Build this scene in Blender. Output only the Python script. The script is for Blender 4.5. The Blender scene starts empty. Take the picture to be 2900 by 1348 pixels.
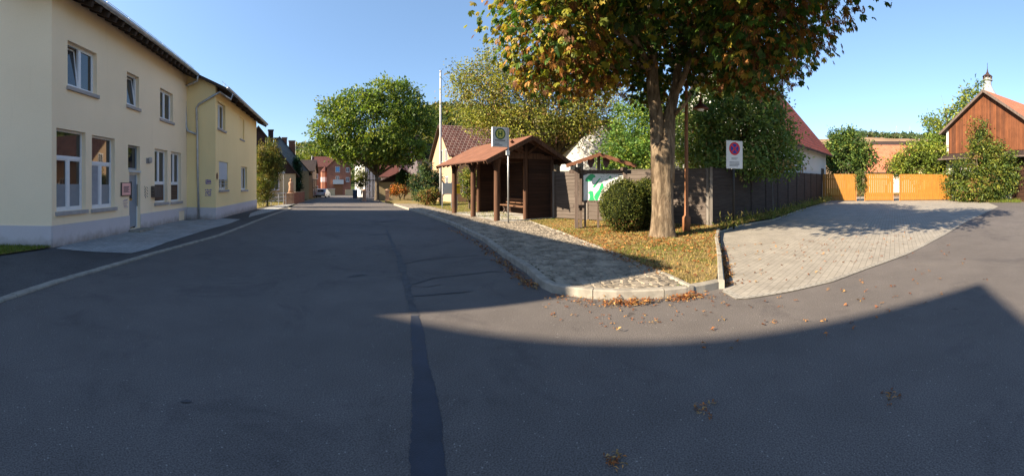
import bpy, math, random
import numpy as np
from mathutils import Vector, Matrix
from mathutils.geometry import delaunay_2d_cdt
from math import sin, cos, tan, pi, radians, sqrt, atan2
random.seed(7)
SC = bpy.context.scene
COL = SC.collection
EYE, HZ, F = 1.6, 463.0, 1000.0        # eye height, horizon row and focal length of the surveyed panorama

# ------------------------------------------------------------------ survey helpers (bearing, distance -> real 3D points)
def D(a): return Vector((sin(a), cos(a), 0.0))
US, NS = D(.836), D(.836 + pi/2)
W2 = D(2.2)
def G(x, y):
    u = x*US.x + y*US.y
    w = x*W2.x + y*W2.y
    z = 0.0
    if u > 20: z -= .0148*(min(u, 115)-20)
    if w > 10: z += .0115*(min(w, 60)-10)*min(1.0, max(0.0, 1.0-(u-12)/40.0))
    return z
def P(U, d, z=None):
    p = D(U/F)*d
    p.z = G(p.x, p.y) if z is None else z
    return p
def PV(U, V, off=0.0):
    d = 10.0
    for _ in range(12):
        p = D(U/F)*d
        d = (EYE-off-G(p.x, p.y))*F/(V-HZ)
    p = D(U/F)*d
    p.z = G(p.x, p.y)+off
    return p
class Fr:
    def __init__(s, O, a):
        s.O, s.a = Vector(O), a
        s.ex, s.ey = D(a), D(a-pi/2)
    def t(s, U, y=0.0):
        d = D(U/F)
        return (s.O.dot(s.ey)+y)/d.dot(s.ey)
    def x(s, U, y=0.0):
        return (D(U/F)*s.t(U, y)-Vector((s.O.x, s.O.y, 0))).dot(s.ex)
    def z(s, U, V, y=0.0):
        return EYE+(HZ-V)/F*s.t(U, y)-s.O.z
    def w(s, x, y, z=0.0): return s.O+s.ex*x+s.ey*y+Vector((0, 0, z))

# ------------------------------------------------------------------ mesh builder
class MB:
    def __init__(s): s.v, s.f, s.m = [], [], []
    def add(s, vs, fs, m=0):
        n = len(s.v)
        s.v += [tuple(v) for v in vs]
        s.f += [tuple(n+i for i in f) for f in fs]
        s.m += [m]*len(fs)
        return s
    def box(s, x0, x1, y0, y1, z0, z1, m=0):
        return s.add([(x0,y0,z0),(x1,y0,z0),(x1,y1,z0),(x0,y1,z0),(x0,y0,z1),(x1,y0,z1),(x1,y1,z1),(x0,y1,z1)],
                     [(0,3,2,1),(4,5,6,7),(0,1,5,4),(1,2,6,5),(2,3,7,6),(3,0,4,7)], m)
    def beam(s, p, q, w, h, m=0, up=(0,0,1)):
        p, q = Vector(p), Vector(q); d = (q-p).normalized(); u = Vector(up)
        if abs(d.dot(u)) > .98: u = Vector((1,0,0))
        t = d.cross(u).normalized(); b = t.cross(d).normalized()
        c = [(-1,-1),(1,-1),(1,1),(-1,1)]
        vs = [p+t*(i*w/2)+b*(j*h/2) for i,j in c]+[q+t*(i*w/2)+b*(j*h/2) for i,j in c]
        return s.add(vs, [(0,1,2,3),(7,6,5,4),(0,4,5,1),(1,5,6,2),(2,6,7,3),(3,7,4,0)], m)
    def tube(s, pts, rad, n=10, m=0, jit=0.0, cap=True):
        pts = [Vector(p) for p in pts]
        if not hasattr(rad, '__len__'): rad = [rad]*len(pts)
        k = len(pts); vs = []; prev = None
        for i, p in enumerate(pts):
            d = (pts[min(i+1,k-1)]-pts[max(i-1,0)]).normalized()
            if prev is None:
                t = d.orthogonal().normalized()
            else:
                t = (prev-d*prev.dot(d))
                t = t.normalized() if t.length > 1e-6 else d.orthogonal().normalized()
            prev = t; b = d.cross(t)
            for j in range(n):
                a = 2*pi*j/n; r = rad[i]*(1+(random.uniform(-jit, jit) if jit else 0))
                vs.append(p+t*(cos(a)*r)+b*(sin(a)*r))
        fs = [(i*n+j, i*n+(j+1)%n, (i+1)*n+(j+1)%n, (i+1)*n+j) for i in range(k-1) for j in range(n)]
        if cap: fs += [tuple(range(n-1,-1,-1)), tuple((k-1)*n+j for j in range(n))]
        return s.add(vs, fs, m)
    def lathe(s, prof, c=(0,0,0), n=24, m=0):
        cx, cy, cz = c; k = len(prof)
        vs = [(cx+r*cos(2*pi*j/n), cy+r*sin(2*pi*j/n), cz+z) for r, z in prof for j in range(n)]
        fs = [(i*n+j, i*n+(j+1)%n, (i+1)*n+(j+1)%n, (i+1)*n+j) for i in range(k-1) for j in range(n)]
        fs += [tuple(range(n-1,-1,-1)), tuple((k-1)*n+j for j in range(n))]
        return s.add(vs, fs, m)
    def poly(s, pts, m=0): return s.add(pts, [tuple(range(len(pts)))], m)
    def slab(s, pts, t, m=0, m2=None):
        "polygon in 3D thickened downward by t"
        k = len(pts); a = [Vector(p) for p in pts]; b = [p-Vector((0,0,t)) for p in a]
        s.add(a, [tuple(range(k))], m)
        s.add(a+b, [tuple(range(2*k-1, k-1, -1))]+[((i+1)%k, i, k+i, k+(i+1)%k) for i in range(k)], m if m2 is None else m2)
        return s
    def vprism(s, pts, y0, y1, m=0):
        "polygon given in x,z extruded along y"
        k = len(pts)
        vs = [(x, y0, z) for x, z in pts]+[(x, y1, z) for x, z in pts]
        return s.add(vs, [tuple(range(k)), tuple(range(2*k-1, k-1, -1))]+[((i+1)%k, i, k+i, k+(i+1)%k) for i in range(k)], m)
    def xprism(s, pts, x0, x1, m=0):
        k = len(pts)
        vs = [(x0, y, z) for y, z in pts]+[(x1, y, z) for y, z in pts]
        return s.add(vs, [tuple(range(k)), tuple(range(2*k-1, k-1, -1))]+[((i+1)%k, i, k+i, k+(i+1)%k) for i in range(k)], m)
    def build(s, name, mats, parent=None, loc=None, rz=0.0, smooth=False, bevel=0.0, fix=True):
        me = bpy.data.meshes.new(name)
        me.from_pydata(s.v, [], s.f); me.update()
        if not isinstance(mats, (list, tuple)): mats = [mats]
        for mt in mats: me.materials.append(mt)
        me.polygons.foreach_set('material_index', s.m)
        if fix:
            import bmesh
            bm = bmesh.new(); bm.from_mesh(me)
            bmesh.ops.recalc_face_normals(bm, faces=bm.faces[:])
            bm.to_mesh(me); bm.free()
        if smooth: me.polygons.foreach_set('use_smooth', [True]*len(me.polygons))
        auto_uv(me)
        o = bpy.data.objects.new(name, me); COL.objects.link(o)
        if parent is not None: o.parent = parent
        if loc is not None: o.location = loc
        if rz: o.rotation_euler.z = rz
        if bevel:
            b = o.modifiers.new('bevel', 'BEVEL'); b.width = bevel; b.segments = 2; b.limit_method = 'ANGLE'; b.harden_normals = False
        return o
def auto_uv(me):
    "metre-scale uv: u horizontal along the face, v up the slope"
    uv = me.uv_layers.new(name='UVMap')
    nl = len(me.loops); out = np.zeros(nl*2, dtype=np.float32)
    for p in me.polygons:
        n = p.normal
        if abs(n.z) > .995: t = Vector((1,0,0)); b = Vector((0,1,0))
        else:
            t = Vector((-n.y, n.x, 0)).normalized(); b = n.cross(t)
        for li in p.loop_indices:
            c = me.vertices[me.loops[li].vertex_index].co
            out[2*li] = c.dot(t); out[2*li+1] = c.dot(b)
    uv.data.foreach_set('uv', out)
def thing(name, label, cat, loc=(0,0,0), a=None, group=None):
    o = bpy.data.objects.new(name, None); COL.objects.link(o)
    o.location = loc; o.empty_display_size = .2
    if a is not None: o.rotation_euler.z = pi/2-a
    o['label'] = label; o['category'] = cat
    if group: o['group'] = group
    return o
def tag(o, label, cat, group=None, kind=None):
    if label: o['label'] = label
    if cat: o['category'] = cat
    if group: o['group'] = group
    if kind: o['kind'] = kind
    return o
def struct(o, label=None):
    o['kind'] = 'structure'
    if label: o['label'] = label
    return o

# ------------------------------------------------------------------ materials
def lin(c): return tuple(c)+(1.0,)
class NT:
    def __init__(s, name):
        s.mat = bpy.data.materials.new(name); s.mat.use_nodes = True
        s.t = s.mat.node_tree; s.t.nodes.clear()
        s.out = s.t.nodes.new('ShaderNodeOutputMaterial')
        s.b = s.t.nodes.new('ShaderNodeBsdfPrincipled')
        s.t.links.new(s.b.outputs[0], s.out.inputs[0])
    def n(s, typ, **kw):
        o = s.t.nodes.new(typ)
        for k, v in kw.items(): setattr(o, k, v)
        return o
    def l(s, a, b): s.t.links.new(a, b)
    def coord(s, kind='Object', rot=0.0, scale=(1,1,1)):
        if kind == 'World':
            g = s.n('ShaderNodeNewGeometry'); src = g.outputs['Position']
        else:
            c = s.n('ShaderNodeTexCoord'); src = c.outputs[kind]
        m = s.n('ShaderNodeMapping'); m.inputs['Rotation'].default_value[2] = rot; m.inputs['Scale'].default_value = scale
        s.l(src, m.inputs[0]); return m.outputs[0]
    def noise(s, co, scale, detail=4, rough=.55, dist=0.0):
        x = s.n('ShaderNodeTexNoise'); x.inputs['Scale'].default_value = scale; x.inputs['Detail'].default_value = detail
        x.inputs['Roughness'].default_value = rough; x.inputs['Distortion'].default_value = dist
        s.l(co, x.inputs['Vector']); return x.outputs['Fac']
    def ramp(s, fac, stops):
        r = s.n('ShaderNodeValToRGB'); e = r.color_ramp.elements
        while len(e) < len(stops): e.new(.5)
        for i, (p, c) in enumerate(stops): e[i].position = p; e[i].color = lin(c)
        s.l(fac, r.inputs[0]); return r.outputs[0]
    def mix(s, a, b, fac, mode='MIX'):
        x = s.n('ShaderNodeMix', data_type='RGBA', blend_type=mode)
        for sock, v in ((x.inputs[6], a), (x.inputs[7], b), (x.inputs[0], fac)):
            if isinstance(v, (int, float)): sock.default_value = v
            elif isinstance(v, (tuple, list)): sock.default_value = lin(v)
            else: s.l(v, sock)
        return x.outputs[2]
    def math(s, op, a, b=0.0):
        x = s.n('ShaderNodeMath', operation=op)
        for sock, v in ((x.inputs[0], a), (x.inputs[1], b)):
            if isinstance(v, (int, float)): sock.default_value = v
            else: s.l(v, sock)
        return x.outputs[0]
    def bump(s, h, strength=.3, dist=.01):
        x = s.n('ShaderNodeBump'); x.inputs['Strength'].default_value = strength; x.inputs['Distance'].default_value = dist
        s.l(h, x.inputs['Height']); s.l(x.outputs[0], s.b.inputs['Normal']); return x
    def fin(s, col=None, rough=.8, spec=.3, metal=0.0):
        if col is not None:
            if isinstance(col, (tuple, list)): s.b.inputs['Base Color'].default_value = lin(col)
            else: s.l(col, s.b.inputs['Base Color'])
        if isinstance(rough, (int, float)): s.b.inputs['Roughness'].default_value = rough
        else: s.l(rough, s.b.inputs['Roughness'])
        s.b.inputs['Specular IOR Level'].default_value = spec
        s.b.inputs['Metallic'].default_value = metal
        return s.mat
def m_plain(name, c, rough=.7, spec=.3, metal=0.0, var=.12, scale=6.0, bump=0.0, bscale=60.0):
    m = NT(name); co = m.coord('Object')
    n = m.noise(co, scale, 5)
    lo = tuple(v*(1-var) for v in c); hi = tuple(min(1, v*(1+var)) for v in c)
    col = m.ramp(n, [(.3, lo), (.7, hi)])
    if bump: m.bump(m.noise(co, bscale, 4), bump, .01)
    return m.fin(col, rough, spec, metal)
def m_brick(name, c1, c2, mortar, bw, bh, ms=.01, rough=.85, bump=.5, kind='UV', rot=0.0, offset=.5, var=.25, dist=.01, dirt=None, nscale=1.2):
    m = NT(name); co = m.coord(kind, rot)
    b = m.n('ShaderNodeTexBrick'); m.l(co, b.inputs['Vector'])
    b.offset = offset
    for k, v in (('Color1', lin(c1)), ('Color2', lin(c2)), ('Mortar', lin(mortar)), ('Scale', 1.0), ('Mortar Size', ms), ('Mortar Smooth', .25), ('Bias', 0.0), ('Brick Width', bw), ('Row Height', bh)):
        b.inputs[k].default_value = v
    n = m.noise(co, nscale, 6, .65)
    col = m.mix(b.outputs['Color'], m.ramp(n, [(.3, (1-var,)*3), (.72, (1+var*.4,)*3)]), 1.0, 'MULTIPLY')
    if dirt:
        n2 = m.noise(co, .5, 5, .7)
        col = m.mix(col, dirt, m.ramp(n2, [(.52, (0,0,0)), (.75, (.7,.7,.7))]))
    h = m.math('ADD', m.math('SUBTRACT', 1.0, b.outputs['Fac']), m.math('MULTIPLY', m.noise(co, 45, 3), .35))
    m.bump(h, bump, dist)
    return m.fin(col, rough, .25)
def m_wood(name, c1, c2, along='Z', rough=.8, board=.12, boards=True, kind='Object', gap=(.01,.008,.006)):
    "planks running along an axis with grain"
    m = NT(name)
    if kind == 'UVH': co = m.coord('UV', 0.0, (1,1,1))
    elif kind == 'UVV': co = m.coord('UV', pi/2, (1,1,1))
    else:
        sc = {'Z': (14,14,.8), 'X': (.8,14,14), 'Y': (14,.8,14)}[along]
        co = m.coord('Object', 0, sc)
    if kind.startswith('UV'):
        b = m.n('ShaderNodeTexBrick'); m.l(co, b.inputs['Vector']); b.offset = 0.37
        for k, v in (('Color1', lin(c1)), ('Color2', lin(c2)), ('Mortar', lin(gap)), ('Scale', 1.0), ('Mortar Size', .006), ('Mortar Smooth', .1), ('Bias', 0.0), ('Brick Width', 30.0), ('Row Height', board)):
            b.inputs[k].default_value = v
        mp = m.n('ShaderNodeMapping'); mp.inputs['Scale'].default_value = (.7, 22, 1); m.l(co, mp.inputs[0])
        n = m.noise(mp.outputs[0], 2.0, 6, .7)
        n2 = m.noise(co, .9, 4)
        col = m.mix(b.outputs['Color'], m.ramp(n, [(.3, (.5,.47,.45)), (.7, (1.25,1.2,1.15))]), 1.0, 'MULTIPLY')
        col = m.mix(col, m.ramp(n2, [(.3, (.7,.7,.7)), (.7, (1.1,1.1,1.1))]), 1.0, 'MULTIPLY')
        m.bump(m.math('ADD', m.math('SUBTRACT', 1.0, b.outputs['Fac']), m.math('MULTIPLY', n, .2)), .5, .01)
    else:
        n = m.noise(co, 1.5, 6, .65, .3)
        col = m.ramp(n, [(.3, c1), (.7, c2)])
        m.bump(n, .4, .01)
    return m.fin(col, rough, .2)
def m_leaf(name, tint=(1,1,1), trans=.35, rough=.55):
    m = NT(name)
    a = m.n('ShaderNodeAttribute', attribute_name='Col')
    co = m.coord('World')
    n = m.noise(co, 3.0, 3)
    col = m.mix(a.outputs['Color'], m.ramp(n, [(.3, tuple(.75*t for t in tint)), (.7, tuple(1.2*t for t in tint))]), 1.0, 'MULTIPLY')
    m.l(col, m.b.inputs['Base Color']); m.b.inputs['Roughness'].default_value = rough; m.b.inputs['Specular IOR Level'].default_value = .25
    tr = m.n('ShaderNodeBsdfTranslucent'); br = m.mix(col, (1.25,1.3,.7), 1.0, 'MULTIPLY'); m.l(br, tr.inputs[0])
    mx = m.n('ShaderNodeMixShader'); mx.inputs[0].default_value = trans
    m.l(m.b.outputs[0], mx.inputs[1]); m.l(tr.outputs[0], mx.inputs[2]); m.l(mx.outputs[0], m.out.inputs[0])
    return m.mat
def m_glass(name, c=(.012,.016,.02), rough=.03, ior=1.9):
    m = NT(name); m.b.inputs['IOR'].default_value = ior
    co = m.coord('Object'); m.bump(m.noise(co, 1.3, 2), .05, .02)
    m.fin(c, rough, .5); return m.mat

def m_asphalt(name, c=(.052,.05,.05), spec=(.2,.19,.17), dark=.65, seed=0.0):
    m = NT(name); co = m.coord('World')
    big = m.noise(co, .22, 5, .6); mid = m.noise(co, 1.7, 5, .65); fine = m.noise(co, 90, 2, .6)
    col = m.mix(m.ramp(big, [(.30, tuple(v*dark for v in c)), (.68, tuple(v*1.12 for v in c))]), m.ramp(mid, [(.3, (.9,)*3), (.7, (1.08,)*3)]), 1.0, 'MULTIPLY')
    col = m.mix(col, m.ramp(fine, [(.35, (.62,)*3), (.65, (1.38,)*3)]), 1.0, 'MULTIPLY')
    v = m.n('ShaderNodeTexVoronoi'); v.inputs['Scale'].default_value = 26; m.l(co, v.inputs['Vector'])
    sp = m.math('LESS_THAN', v.outputs['Distance'], .15)
    gate = m.math('GREATER_THAN', m.noise(co, 8.0, 2), .57)
    col = m.mix(col, spec, m.math('MULTIPLY', m.math('MULTIPLY', sp, gate), .7))
    st = m.noise(m.coord('World', 0, (1,1,1)), .7, 6, .75, .6)
    col = m.mix(col, m.ramp(st, [(.36, (.8,.8,.82)), (.46, (1,1,1)), (.6, (1,1,1)), (.72, (1.14,1.13,1.1))]), 1.0, 'MULTIPLY')
    # tar blotches
    bl = m.noise(co, 1.1, 3, .5, 1.2)
    col = m.mix(col, tuple(v*.3 for v in c), m.ramp(bl, [(.72, (0,0,0)), (.745, (.55,.55,.55))]))
    m.bump(m.math('ADD', fine, m.math('MULTIPLY', m.noise(co, 200, 2), .6)), .55, .006)
    return m.fin(col, .88, .25)

M = {}
M['asphalt'] = m_asphalt('asphalt', (.114,.101,.094), (.30,.28,.26), .84)
M['asphalt_dark'] = m_asphalt('asphalt_dark', (.085,.08,.078), (.17,.17,.165))
M['tar'] = m_plain('tar_seam', (.022,.027,.042), .6, .4, var=.3, scale=3, bump=.4, bscale=120)
M['tar_old'] = m_plain('old_tar', (.055,.054,.058), .7, .3, var=.35, scale=6, bump=.4, bscale=120)
M['kerb'] = m_plain('kerb_granite', (.27,.245,.205), .85, .2, var=.28, scale=5, bump=.5, bscale=90)
M['kerb_pale'] = m_plain('kerb_concrete', (.28,.26,.22), .85, .2, var=.2, scale=4, bump=.4, bscale=90)
M['cobble'] = m_plain('cobble_stone', (.23,.195,.15), .75, .3, var=.55, scale=4.2, bump=.6, bscale=60)
def m_moss():
    m = NT('mossy_joint'); co = m.coord('World')
    col = m.ramp(m.noise(co, 2.5, 5, .7), [(.3, (.05,.045,.035)), (.5, (.085,.09,.035)), (.7, (.12,.105,.07))])
    m.bump(m.noise(co, 60, 4), .6, .02); return m.fin(col, .95, .1)
M['moss'] = m_moss()
M['pave'] = m_brick('driveway_block', (.315,.287,.245), (.275,.25,.212), (.165,.15,.125), .2, .115, .0045, kind='World', rot=-(pi/2-2.25), bump=.5, var=.22, nscale=1.6)
M['pave_grey'] = m_brick('sidewalk_block', (.36,.36,.35), (.31,.31,.30), (.2,.2,.195), .2, .1, .006, kind='World', rot=-.9, bump=.4)
M['edge_stone'] = m_brick('edging_stone', (.33,.31,.27), (.28,.26,.23), (.16,.15,.13), .1, .1, .007, kind='World', rot=-.7, bump=.5)
def m_lawn():
    m = NT('lawn_soil'); co = m.coord('World')
    a = m.noise(co, .8, 6, .7); b = m.noise(co, 14, 5, .7)
    col = m.mix(m.ramp(a, [(.38, (.10,.10,.025)), (.5, (.21,.155,.07)), (.66, (.29,.21,.11))]), m.ramp(b, [(.3, (.55,.55,.55)), (.7, (1.3,1.3,1.2))]), 1.0, 'MULTIPLY')
    m.bump(b, .7, .03); return m.fin(col, .95, .1)
M['lawn'] = m_lawn()
def m_ground():
    m = NT('meadow_ground'); co = m.coord('World')
    a = m.noise(co, .05, 6, .7); b = m.noise(co, 3, 5, .7)
    col = m.mix(m.ramp(a, [(.35, (.07,.09,.025)), (.6, (.16,.14,.06))]), m.ramp(b, [(.3, (.7,.7,.7)), (.7, (1.2,1.2,1.2))]), 1.0, 'MULTIPLY')
    return m.fin(col, .95, .1)
M['ground'] = m_ground()
def m_render(name, c, stain=(.75,.72,.66), splash=False):
    m = NT(name); co = m.coord('Object')
    col = m.mix(c, m.ramp(m.noise(co, .35, 5, .6), [(.3, (.92,.91,.89)), (.7, (1.0,1.0,1.0))]), 1.0, 'MULTIPLY')
    col = m.mix(col, m.ramp(m.noise(co, 40, 3), [(.3, (.95,.95,.95)), (.7, (1.0,1.0,1.0))]), 1.0, 'MULTIPLY')
    mp = m.coord('Object', 0, (2.2,2.2,.18))
    col = m.mix(col, m.ramp(m.noise(mp, 1.5, 5, .7), [(.58, (1,1,1)), (.85, stain)]), .45, 'MULTIPLY')
    if splash:
        sx = m.n('ShaderNodeSeparateXYZ'); m.l(m.coord('Object'), sx.inputs[0])
        hh = m.math('ADD', sx.outputs['Z'], m.math('MULTIPLY', m.math('SUBTRACT', m.noise(co, 3.5, 5, .7), .5), .5))
        col = m.mix(col, m.ramp(hh, [(0.0, (.55,.52,.46)), (.28, (1,1,1))]), 1.0, 'MULTIPLY')
    m.bump(m.noise(co, 130, 3), .35, .004); return m.fin(col, .9, .2)
M['cream'] = m_render('cream_render', (1.0,.80,.56))
M['yellow'] = m_render('yellow_render', (1.0,.77,.40))
M['plinth'] = m_render('grey_plinth', (.62,.57,.59), splash=True)
M['white_wall'] = m_render('white_wall', (.58,.58,.57))
M['beige_wall'] = m_render('beige_wall', (.46,.37,.23))
M['peach_wall'] = m_render('peach_wall', (.42,.29,.185))
M['lilac_wall'] = m_render('lilac_wall', (.48,.42,.44))
M['pvc'] = m_plain('white_frame', (.74,.74,.76), .4, .4, var=.04)
M['sill'] = m_plain('sandstone_sill', (.40,.36,.34), .8, .2, var=.12, bump=.2)
M['glass'] = m_glass('window_glass')
M['glass_far'] = m_glass('far_glass', (.03,.035,.04), .15, 1.6)
M['film'] = m_plain('frosted_film', (.22,.245,.28), .4, .4, var=.05)
M['curtain'] = m_plain('pale_curtain', (.38,.38,.42), .7, .2, var=.1)
M['blind'] = m_brick('brown_blind', (.16,.10,.07), (.12,.07,.05), (.05,.03,.02), 30., .07, .01, bump=.2)
M['shutter'] = m_brick('roller_shutter', (.60,.61,.64), (.57,.58,.61), (.35,.36,.4), 30., .045, .005, bump=.4, var=.05)
M['dark'] = m_plain('dark_opening', (.012,.011,.011), .8, .1)
M['door'] = m_plain('grey_blue_door', (.22,.27,.33), .35, .5, var=.1, scale=2)
M['zinc'] = m_plain('zinc_pipe', (.45,.44,.44), .45, .5, .5, var=.2, scale=5)
M['eave_wood'] = m_wood('eave_wood', (.035,.024,.02), (.07,.05,.038), 'X')
M['roof_grey'] = m_brick('grey_roof_tile', (.10,.10,.105), (.075,.075,.08), (.02,.02,.02), .26, .34, .012, bump=.8, dist=.03)
M['roof_red'] = m_brick('red_roof_tile', (.32,.07,.045), (.25,.05,.035), (.05,.012,.01), .24, .34, .03, bump=1, dist=.04, offset=0)
M['roof_orange'] = m_brick('orange_roof_tile', (.40,.155,.085), (.34,.125,.07), (.2,.07,.04), .24, .34, .015, bump=.7, dist=.03)
M['roof_dark'] = m_brick('dark_roof_tile', (.055,.035,.03), (.04,.028,.025), (.01,.008,.007), .24, .34, .02, bump=.8, dist=.03)
def m_snow():
    m = NT('brown_roof_with_pale_snow_hooks'); co = m.coord('UV')
    b = m.n('ShaderNodeTexBrick'); m.l(co, b.inputs['Vector']); b.offset = .5
    for k, v in (('Color1', lin((.125,.047,.033))), ('Color2', lin((.09,.036,.028))), ('Mortar', lin((.34,.27,.22))), ('Scale', 1.0), ('Mortar Size', .022), ('Mortar Smooth', .3), ('Bias', 0.0), ('Brick Width', .42), ('Row Height', .42)):
        b.inputs[k].default_value = v
    m.bump(m.math('SUBTRACT', 1.0, b.outputs['Fac']), .5, .03)
    return m.fin(m.mix(b.outputs['Color'], m.ramp(m.noise(co, 1.1, 5), [(.3, (.65,)*3), (.7, (1.2,)*3)]), 1.0, 'MULTIPLY'), .8, .2)
M['roof_snow'] = m_snow()
M['roof_red_dark'] = m_brick('weathered_red_tile', (.16,.055,.042), (.12,.042,.035), (.04,.015,.012), .24, .34, .02, bump=.8, dist=.03)
M['brick_red'] = m_brick('red_brick', (.30,.115,.07), (.25,.09,.058), (.28,.19,.14), .5, .16, .012, bump=.3)
M['slate_pale'] = m_brick('pale_slate', (.30,.32,.33), (.25,.27,.29), (.14,.15,.16), .3, .2, .008, bump=.4)
M['slate_dark'] = m_brick('dark_slate', (.05,.028,.026), (.035,.022,.022), (.012,.009,.009), .3, .2, .008, bump=.4)
M['felt'] = m_brick('brown_roof_felt', (.20,.088,.052), (.17,.075,.044), (.11,.045,.028), .33, .14, .006, bump=.25, var=.25)
M['log'] = m_wood('brown_log', (.045,.022,.013), (.14,.07,.042), 'Z')
M['log_x'] = m_wood('brown_beam', (.04,.018,.012), (.11,.05,.032), 'X')
M['boards_brown'] = m_wood('brown_boards', (.055,.027,.018), (.035,.018,.013), kind='UVH', board=.15)
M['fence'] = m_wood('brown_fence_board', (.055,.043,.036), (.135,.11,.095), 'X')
M['fence_shaded'] = m_wood('shaded_fence_board', (.03,.022,.019), (.07,.055,.048), 'X')  # same boards as the other fence, shade painted in as a darker tone
M['fence_post'] = m_wood('grey_fence_post', (.12,.105,.095), (.22,.20,.18), 'Z')
M['board_grey'] = m_wood('weathered_frame', (.07,.05,.042), (.17,.13,.11), 'Z')
M['pine'] = m_wood('orange_pine', (.20,.083,.012), (.30,.135,.02), 'Z', .6)
M['pine_dark'] = m_wood('brown_pine', (.28,.13,.04), (.42,.2,.07), 'Z', .7)
M['barn_wood'] = m_wood('barn_boards', (.22,.082,.036), (.095,.04,.023), kind='UVV', board=.16)
M['bench_wood'] = m_wood('bench_wood', (.10,.05,.03), (.22,.12,.07), 'X')
M['concrete'] = m_plain('concrete', (.38,.36,.33), .9, .2, var=.2, scale=2, bump=.4)
M['sandstone'] = m_plain('sandstone', (.36,.22,.14), .9, .2, var=.3, scale=3, bump=.6, bscale=30)
M['steel'] = m_plain('galvanised_steel', (.42,.42,.42), .45, .5, .6, var=.15)
M['sign_white'] = m_plain('sign_white', (.62,.64,.66), .5, .4, var=.04)
M['sign_lit'] = m_plain('sign_lit_edge', (.75,.75,.72), .5, .4, var=.03)
M['pale_blue'] = m_plain('pale_blue', (.12,.28,.5), .5, .4, var=.05)
M['green'] = m_plain('sign_green', (.01,.10,.04), .5, .4, var=.05)
M['sign_yellow'] = m_plain('sign_yellow', (.55,.55,.14), .5, .4, var=.05)
M['red'] = m_plain('sign_red', (.55,.012,.02), .5, .4, var=.05)
M['blue'] = m_plain('sign_blue', (.015,.03,.28), .5, .4, var=.05)
M['black'] = m_plain('black_metal', (.02,.02,.02), .5, .4, var=.1)
M['ink'] = m_plain('grey_print', (.10,.10,.12), .7, .2, var=.1)
M['pink'] = m_plain('pink_notice', (.95,.48,.42), .6, .3, var=.05)
M['purple'] = m_plain('purple_print', (.16,.11,.38), .7, .2, var=.1)
M['map_white'] = m_plain('map_white', (.80,.81,.78), .35, .5, var=.05)
M['map_green'] = m_plain('map_green', (.04,.46,.17), .4, .5, var=.08)
M['lamp_brown'] = m_plain('rusty_brown_paint', (.20,.085,.038), .6, .3, var=.2, scale=9)
M['lamp_red'] = m_plain('dark_red_enamel', (.10,.03,.022), .45, .4)
M['yellow_box'] = m_plain('mailbox_yellow', (.70,.50,.02), .5, .4, var=.05)
M['silver'] = m_plain('silver_paint', (.45,.46,.48), .3, .6, .3, var=.03)
M['rubber'] = m_plain('rubber', (.02,.02,.02), .8, .2)
M['bluepanel'] = m_plain('dark_blue_panel', (.02,.05,.12), .5, .4)
M['flag'] = m_plain('grey_pole', (.42,.42,.43), .4, .5, .3, var=.1)
M['bark'] = None
def m_bark(name, c1, c2, c3, sc=1.0):
    m = NT(name); co = m.coord('Object', 0, (sc,sc,sc*.28))
    n = m.noise(co, 7, 7, .65, .8); n2 = m.noise(m.coord('Object'), 2.2, 4, .6)
    v = m.n('ShaderNodeTexVoronoi'); v.inputs['Scale'].default_value = 9; m.l(co, v.inputs['Vector'])
    col = m.mix(m.ramp(n, [(.3, c1), (.5, c2), (.72, c3)]), m.ramp(n2, [(.3, (.65,.65,.62)), (.7, (1.2,1.18,1.15))]), 1.0, 'MULTIPLY')
    m.bump(m.math('ADD', n, m.math('MULTIPLY', v.outputs['Distance'], .4)), .9, .04)
    return m.fin(col, .9, .15)
M['bark'] = m_bark('chestnut_bark', (.045,.032,.022), (.145,.108,.075), (.29,.23,.165))
M['bark_dark'] = m_bark('grey_bark', (.05,.04,.03), (.12,.095,.07), (.2,.165,.13))
M['leaf'] = m_leaf('leaf', (1.2,1.2,1.05), .35)
M['leaf_dry'] = m_leaf('dry_leaf', (1,1,1), .15, .8)
M['leaf_solid'] = m_leaf('needle_leaf', (1,1,1), .12, .7)
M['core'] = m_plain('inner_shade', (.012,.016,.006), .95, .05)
# ================================================================== THE SETTING
def resample(poly, step):
    out = []
    k = len(poly)
    for i in range(k):
        a, b = poly[i], poly[(i+1)%k]
        L = sqrt((a[0]-b[0])**2+(a[1]-b[1])**2); n = max(1, min(400, int(L/step)))
        for j in range(n): out.append((a[0]+(b[0]-a[0])*j/n, a[1]+(b[1]-a[1])*j/n))
    return out
def inside(x, y, poly):
    c = False; j = len(poly)-1
    for i in range(len(poly)):
        xi, yi = poly[i][:2]; xj, yj = poly[j][:2]
        if (yi > y) != (yj > y) and x < (xj-xi)*(y-yi)/(yj-yi)+xi: c = not c
        j = i
    return c
def sheet(name, poly, off, mat, step=1.5, zf=None):
    poly = [(p[0], p[1]) for p in poly]
    b = resample(poly, step)
    xs = [p[0] for p in poly]; ys = [p[1] for p in poly]
    pts = [Vector(p) for p in b]
    x = min(xs)+.37*step
    while x < max(xs):
        y = min(ys)+.41*step
        while y < max(ys):
            if inside(x, y, b) and min((x-q[0])**2+(y-q[1])**2 for q in b) > (step*.45)**2: pts.append(Vector((x, y)))
            y += step
        x += step
    n = len(b)
    r = delaunay_2d_cdt(pts, [(i, (i+1)%n) for i in range(n)], [], 1, 1e-5)
    mb = MB()
    mb.v = [(v.x, v.y, (G(v.x, v.y) if zf is None else zf(v.x, v.y))+off) for v in r[0]]
    mb.f = [tuple(f) for f in r[2]]; mb.m = [0]*len(mb.f)
    me = mb.build(name, mat, fix=False)
    if me.data.polygons and me.data.polygons[0].normal.z < 0: me.data.flip_normals()
    return struct(me)
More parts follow.
